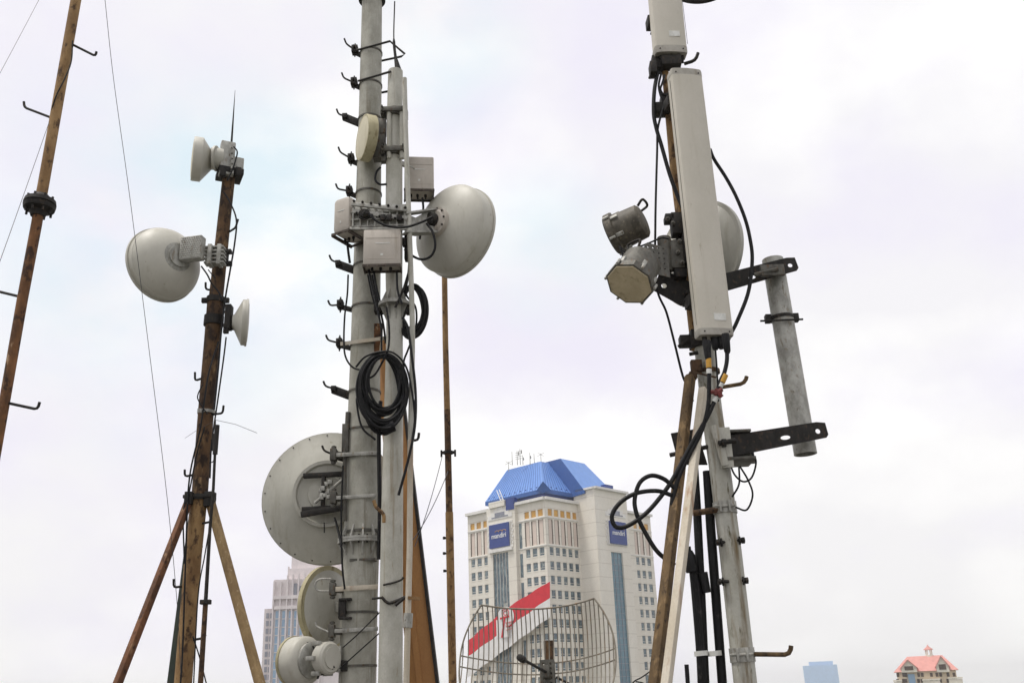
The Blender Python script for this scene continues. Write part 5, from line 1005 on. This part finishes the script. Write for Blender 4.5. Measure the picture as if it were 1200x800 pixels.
t0_, z0_ = solve(OB, W, 593.5, 722); cemb = OB + W * t0_ + NL * .35; cemb = V((cemb.x, cemb.y, z0_)); re = 10.5 * 300 * .98 / F * 1.32
mb = plate(circ(0, 0, re * 1.0, 32, re * .82), [], cemb, -W, Z0, .08); em = mb.build("emblem_disc", M["white_cloth"], bn)
t1_, z1_ = solve(OB, W, 590, 741); mb = plate([(-re * .75, 0), (re * .75, 0), (re * .75, re * 1.5), (-re * .75, re * 1.5)], [], OB + W * t1_ + NL * .33 + Z0 * (z1_ - OB.z - re * .4), -W, Z0, .08); mb.build("emblem_ground", M["white_cloth"], bn)
Xm = -W; c_ = cemb + NL * .12; mb = MB()
mb.tube([c_ + Xm * re * .42 * math.cos(a) + Z0 * (re * .30 + re * .34 * math.sin(a)) for a in [2 * PI * i / 20 for i in range(21)]], .12, 6, cap=False)
mb.tube([c_ + Xm * re * .22 * math.cos(a) + Z0 * (re * .30 + re * .18 * math.sin(a)) for a in [2 * PI * i / 14 for i in range(15)]], .11, 6, cap=False)
mb.bar(c_ + Xm * -re * .62 - Z0 * re * .12, c_ + Xm * re * .45 - Z0 * re * .02, .3, .55); mb.bar(c_ + Xm * -re * .1 - Z0 * re * .15, c_ + Xm * -re * .5 - Z0 * re * 1.7, .3, .5)
for i in range(3): mb.bar(c_ + Xm * re * .02 - Z0 * re * (.55 + .28 * i), c_ + Xm * re * .72 - Z0 * re * (.48 + .28 * i), .12, .12)
for i in range(4): mb.tube([c_ + Xm * re * (.05 + .2 * i) - Z0 * re * .42, c_ + Xm * re * (.12 + .2 * i) - Z0 * re * .9], .06, 5)
mb.build("emblem_marks", M["red"], bn)
# ------------------------------------------------------------------ far buildings
def fbox(mb, x0, x1, ytop, Y, dep, off=0.0, zb=GZ):
    a = at(x0, ytop, Y); b_ = at(x1, ytop, Y); mb.box(V(((a.x + b_.x) / 2, Y + dep / 2 - off, (a.z + zb) / 2)), X0, Y0, Z0, (b_.x - a.x) / 2, dep / 2, (a.z - zb) / 2); return a, b_
YD = 520
dt = thing("stepped_tower", "hazy lilac stepped tower with blue glass stripes behind the left dishes", "tower", V((at(345, 800, YD).x, YD, GZ)))
mb = MB(); fbox(mb, 310, 324, 713, YD + 6, 30); wl = fbox(mb, 321, 430, 679, YD + 2, 40); fbox(mb, 337.5, 420, 666, YD + 6, 30); fbox(mb, 342, 410, 652, YD + 10, 24); fbox(mb, 352, 400, 640, YD + 14, 18); mb.build("wall", M["deco"], dt)
mb = MB()
for i, x_ in enumerate((322, 329.9, 337.9, 344.2, 351, 358, 364.6, 371, 378)):
    fbox(mb, x_ - .8, x_ + .8, 681 if i < 2 else 676 - i, YD + 2, 1.6, 1.5)
for x_ in (339, 345.5, 352, 358.5, 366, 374): fbox(mb, x_ - .6, x_ + .6, 664 if x_ < 344 else 652, YD + 8, 2, 1.9 if x_ < 344 else -2.5)
mb.build("pilaster", M["deco"], dt)
for y_ in (700, 712): 
    mb = MB(); a = at(322, y_, YD + 2); b_ = at(400, y_, YD + 2); mb.box(V(((a.x + b_.x) / 2, YD + 1.2, a.z)), X0, Y0, Z0, (b_.x - a.x) / 2, .9, .9); mb.build("cornice", M["deco"], dt)
for x0_, x1_ in ((323.6, 328.6), (331.3, 336.8), (339, 343.2), (345.3, 350), (352.2, 357), (359.2, 363.6), (366, 370.2)):
    mb = MB(); a = at(x0_, 715, YD + 2); b_ = at(x1_, 715, YD + 2); mb.box(V(((a.x + b_.x) / 2, YD + 1.8, (a.z + GZ) / 2)), X0, Y0, Z0, (b_.x - a.x) / 2, .3, (a.z - GZ) / 2); gs = mb.build("glass_stripe", M["pane_blue"], dt)
    mb = MB()
    for k in range(24): mb.box(V(((a.x + b_.x) / 2, YD + 1.4, a.z - k * 4.2)), X0, Y0, Z0, (b_.x - a.x) / 2, .15, .22)
    mb.build("spandrels", M["deco"], gs)
for k in range(10):
    for j in range(2):
        a = at(312.4 + j * 4.6 - k * .36, 721 + k * 9, YD + 6); mb = MB(); mb.box(a - Y0 * .1 + X0 * .6, X0, Y0, Z0, .7, .2, 1.3); mb.build("window", M["deco_win"], dt)
for k in range(6):
    a = at(346 + k * 6.5, 690 + (k % 2) * 3, YD + 2); mb = MB(); mb.box(a - Y0 * .1, X0, Y0, Z0, 1.0, .25, 3.0); mb.build("window", M["deco_win"], dt)
# far blue tower
YB = 2600
fb = thing("glass_tower", "distant plain pale blue tower block on the right horizon", "tower", V((at(960, 790, YB).x, YB, GZ)))
mb = MB(); a, b_ = fbox(mb, 941.5, 980, 779.5, YB, 70); mb.build("wall", M["far_blue"], fb)
mb = MB(); fbox(mb, 947, 974, 775, YB + 10, 40); mb.build("penthouse", M["far_blue"], fb)
# red roofed mansion
YH = 420
mh = thing("mansion_block", "cream block with pink hipped roof and small cupola, far right", "building", V((at(1086, 800, YH).x, YH, GZ)))
a = at(1051, 787, YH); b_ = at(1119, 787, YH); zr = a.z; ym = YH + 8; xl, xr = a.x, b_.x; zrdg = at(1085, 768, ym).z
mb = MB(); mb.box(V(((xl + xr) / 2, YH + 8, (zr + GZ) / 2)), X0, Y0, Z0, (xr - xl) / 2 - .5, 7.5, (zr - GZ) / 2); mb.build("wall", M["cream"], mh)
mb = MB(); e = [V((xl - .6, YH - .6, zr)), V((xr + .6, YH - .6, zr)), V((xr + .6, YH + 16.6, zr)), V((xl - .6, YH + 16.6, zr))]; t = [V((xl + 5.5, YH + 7, zrdg)), V((xr - 4.5, YH + 7, zrdg)), V((xr - 4.5, YH + 9, zrdg)), V((xl + 5.5, YH + 9, zrdg))]
mb.add(e + t, [(0, 1, 5, 4), (1, 2, 6, 5), (2, 3, 7, 6), (3, 0, 4, 7), (4, 5, 6, 7), (3, 2, 1, 0)]); rf = mb.build("roof", M["tile_pink"], mh, ang=5)
def gable(px, w, top_py):
    c = at(px, 786, YH - 1.5); zt2 = at(px, top_py, YH - 1.5).z; h = zt2 - c.z
    mb = MB(); mb.prism([c + V((-w, 0, -.3)), c + V((w, 0, -.3)), c + V((w, 0, h * .35)), c + V((0, 0, h)), c + V((-w, 0, h * .35))], V((0, 5, 0))); gg = mb.build("gable", M["cream_light"], mh)
    mb = MB()
    for s in (-1, 1): mb.bar(c + V((s * (w + .3), 2.4, h * .30)), c + V((0, 2.4, h + .25)), 6, .4)
    mb.build("gable_roof", M["tile_pink"], gg)
    mb = MB(); mb.box(c + V((0, -.02, h * .30)), X0, Y0, Z0, w * .55, .15, h * .18); mb.build("gable_window", M["brownwin_and_shadow"], gg); return c
gable(1068.5, 3.0, 773); gable(1105.5, 2.4, 769)
mb = MB(); c = at(1079, 764, ym); 
for k in range(6): mb.box(c + V((1.15 * math.cos(k * PI / 3), 1.15 * math.sin(k * PI / 3), -.2)), X0, Y0, Z0, .22, .22, 1.1)
mb.lathe(c - Z0 * 2.2, Z0, [(0, 1.7), (1.0, 1.7), (1.0, 1.4)], 8); cu = mb.build("cupola", M["cream_light"], mh)
mb = MB(); mb.lathe(c + Z0 * .9, Z0, [(0, 1.9), (.3, 1.8), (.9, 1.0), (1.5, .35), (2.2, .05)], 10); mb.build("dome", M["tile_pink"], cu)
for k, px in enumerate((1054, 1060.5, 1063, 1077, 1081, 1091, 1097, 1101, 1109, 1115.5)):
    for py in (790, 797):
        p = at(px, py, YH); mb = MB(); mb.box(V((p.x, YH + .45, p.z)), X0, Y0, Z0, .5, .2, .75); mb.build("window", M["brownwin_and_shadow"], mh)
mb = MB(); p = at(1069.5, 795, YH); mb.box(V((p.x, YH + .2, p.z - 2)), X0, Y0, Z0, 1.3, .3, 4.0); mb.build("tall_window", M["pane_blue"], mh)
mb = MB(); 
for px0, px1, py in ((1050, 1060, 797), (1082, 1102, 796), (1110, 1126, 794)): p = at(px0, py, YH - 1); p2 = at(px1, py, YH - 1); mb.box(V(((p.x + p2.x) / 2, YH - .3, p.z)), X0, Y0, Z0, (p2.x - p.x) / 2, .8, .3); mb.box(V(((p.x + p2.x) / 2, YH - .3, p.z - 3)), X0, Y0, Z0, (p2.x - p.x) / 2 - .2, .6, 2.6)
mb.build("balcony", M["cream_light"], mh)
mh.rotation_euler = (0, 0, -.37); fb.rotation_euler = (0, 0, -.25)
# ------------------------------------------------------------------ haze
hz = MB(); hz.box(V((0, 3000, 30)), X0, Y0, Z0, 8000, 4400, 91)
hm = bpy.data.materials.new("haze"); hm.use_nodes = True; nt = hm.node_tree; nt.nodes.clear(); o = nt.nodes.new("ShaderNodeOutputMaterial"); pv = nt.nodes.new("ShaderNodeVolumePrincipled")
pv.inputs["Color"].default_value = (.96, .96, .97, 1); pv.inputs["Density"].default_value = .00019; pv.inputs["Anisotropy"].default_value = .2; nt.links.new(pv.outputs[0], o.inputs["Volume"])
h = hz.build("haze", hm); h["kind"] = "stuff"
# ------------------------------------------------------------------ sky and light
w = bpy.data.worlds.new("World"); sc.world = w; w.use_nodes = True; nt = w.node_tree; L = nt.links; bg = nt.nodes["Background"]
SUN_EL, SUN_AZ = math.radians(70), math.radians(-105)          # azimuth from +Y towards +X: high, from the left and a little behind
sky = nt.nodes.new("ShaderNodeTexSky"); sky.sky_type = "NISHITA"; sky.sun_disc = False; sky.sun_elevation = SUN_EL; sky.sun_rotation = SUN_AZ
tc = nt.nodes.new("ShaderNodeTexCoord")
def wnoise(scale, detail, off, rough=.5):
    mp = nt.nodes.new("ShaderNodeMapping"); mp.inputs["Location"].default_value = off; mp.inputs["Scale"].default_value = (1, 1, 1.6); L.new(tc.outputs["Generated"], mp.inputs[0])
    n = nt.nodes.new("ShaderNodeTexNoise"); n.inputs["Scale"].default_value = scale; n.inputs["Detail"].default_value = detail; n.inputs["Roughness"].default_value = rough; L.new(mp.outputs[0], n.inputs[0]); return n.outputs[0]
def blob(px, py, r0, r1):                                       # soft patch of thin cloud round a direction in the sky
    dn = ray(px, py).normalized(); n = nt.nodes.new("ShaderNodeVectorMath"); n.operation = "DISTANCE"; L.new(tc.outputs["Generated"], n.inputs[0]); n.inputs[1].default_value = dn
    return _ramp(nt, n.outputs["Value"], r1, r0)
def wmath(op, a, b_):
    n = nt.nodes.new("ShaderNodeMath"); n.operation = op
    for i, x_ in ((0, a), (1, b_)):
        if isinstance(x_, (int, float)): n.inputs[i].default_value = x_
        else: L.new(x_, n.inputs[i])
    return n.outputs[0]
sep = nt.nodes.new("ShaderNodeSeparateXYZ"); L.new(tc.outputs["Generated"], sep.inputs[0])
E = 10.0
base = _mix(nt, _ramp(nt, sep.outputs[2], .0, .42), (.95 * E, .94 * E, .94 * E), (.93 * E, .92 * E, .955 * E))
white = _mix(nt, _ramp(nt, wnoise(3.2, 7, (3.1, .4, 1.7)), .42, .60), base, (1.08 * E, 1.075 * E, 1.06 * E))
lav = _mix(nt, wmath("MULTIPLY", _ramp(nt, wnoise(4.0, 5, (9, 2, 5)), .44, .66), .75), white, (.86 * E, .825 * E, .965 * E))
thin = wmath("MULTIPLY", _ramp(nt, wnoise(5.0, 7, (1, 7, 3)), .36, .60), wmath("MINIMUM", wmath("ADD", wmath("ADD", blob(505, 55, .03, .11), blob(190, 300, .05, .22)), wmath("ADD", blob(330, 250, .03, .16), wmath("MULTIPLY", blob(640, 290, .02, .10), .7))), 1.0))
pale = _mix(nt, .82, sky.outputs[0], (.82 * E, .99 * E, 1.06 * E))
col = _mix(nt, wmath("MULTIPLY", thin, .8), lav, pale); L.new(col, bg.inputs["Color"]); bg.inputs["Strength"].default_value = .1
sl = bpy.data.lights.new("Sun", "SUN"); sl.energy = 2.6; sl.angle = math.radians(11); sl.color = (1, .96, .9); so = bpy.data.objects.new("Sun", sl); COL.objects.link(so)
sd = V((math.sin(SUN_AZ) * math.cos(SUN_EL), math.cos(SUN_AZ) * math.cos(SUN_EL), math.sin(SUN_EL))); so.rotation_euler = sd.to_track_quat("Z", "Y").to_euler(); so.location = (0, 0, 40)
vs = sc.view_settings; vs.view_transform = "Standard"; vs.look = "None"; vs.exposure = 0; vs.gamma = 1
sc.cycles.use_denoising = True; sc.cycles.volume_bounces = 1; sc.cycles.max_bounces = 6
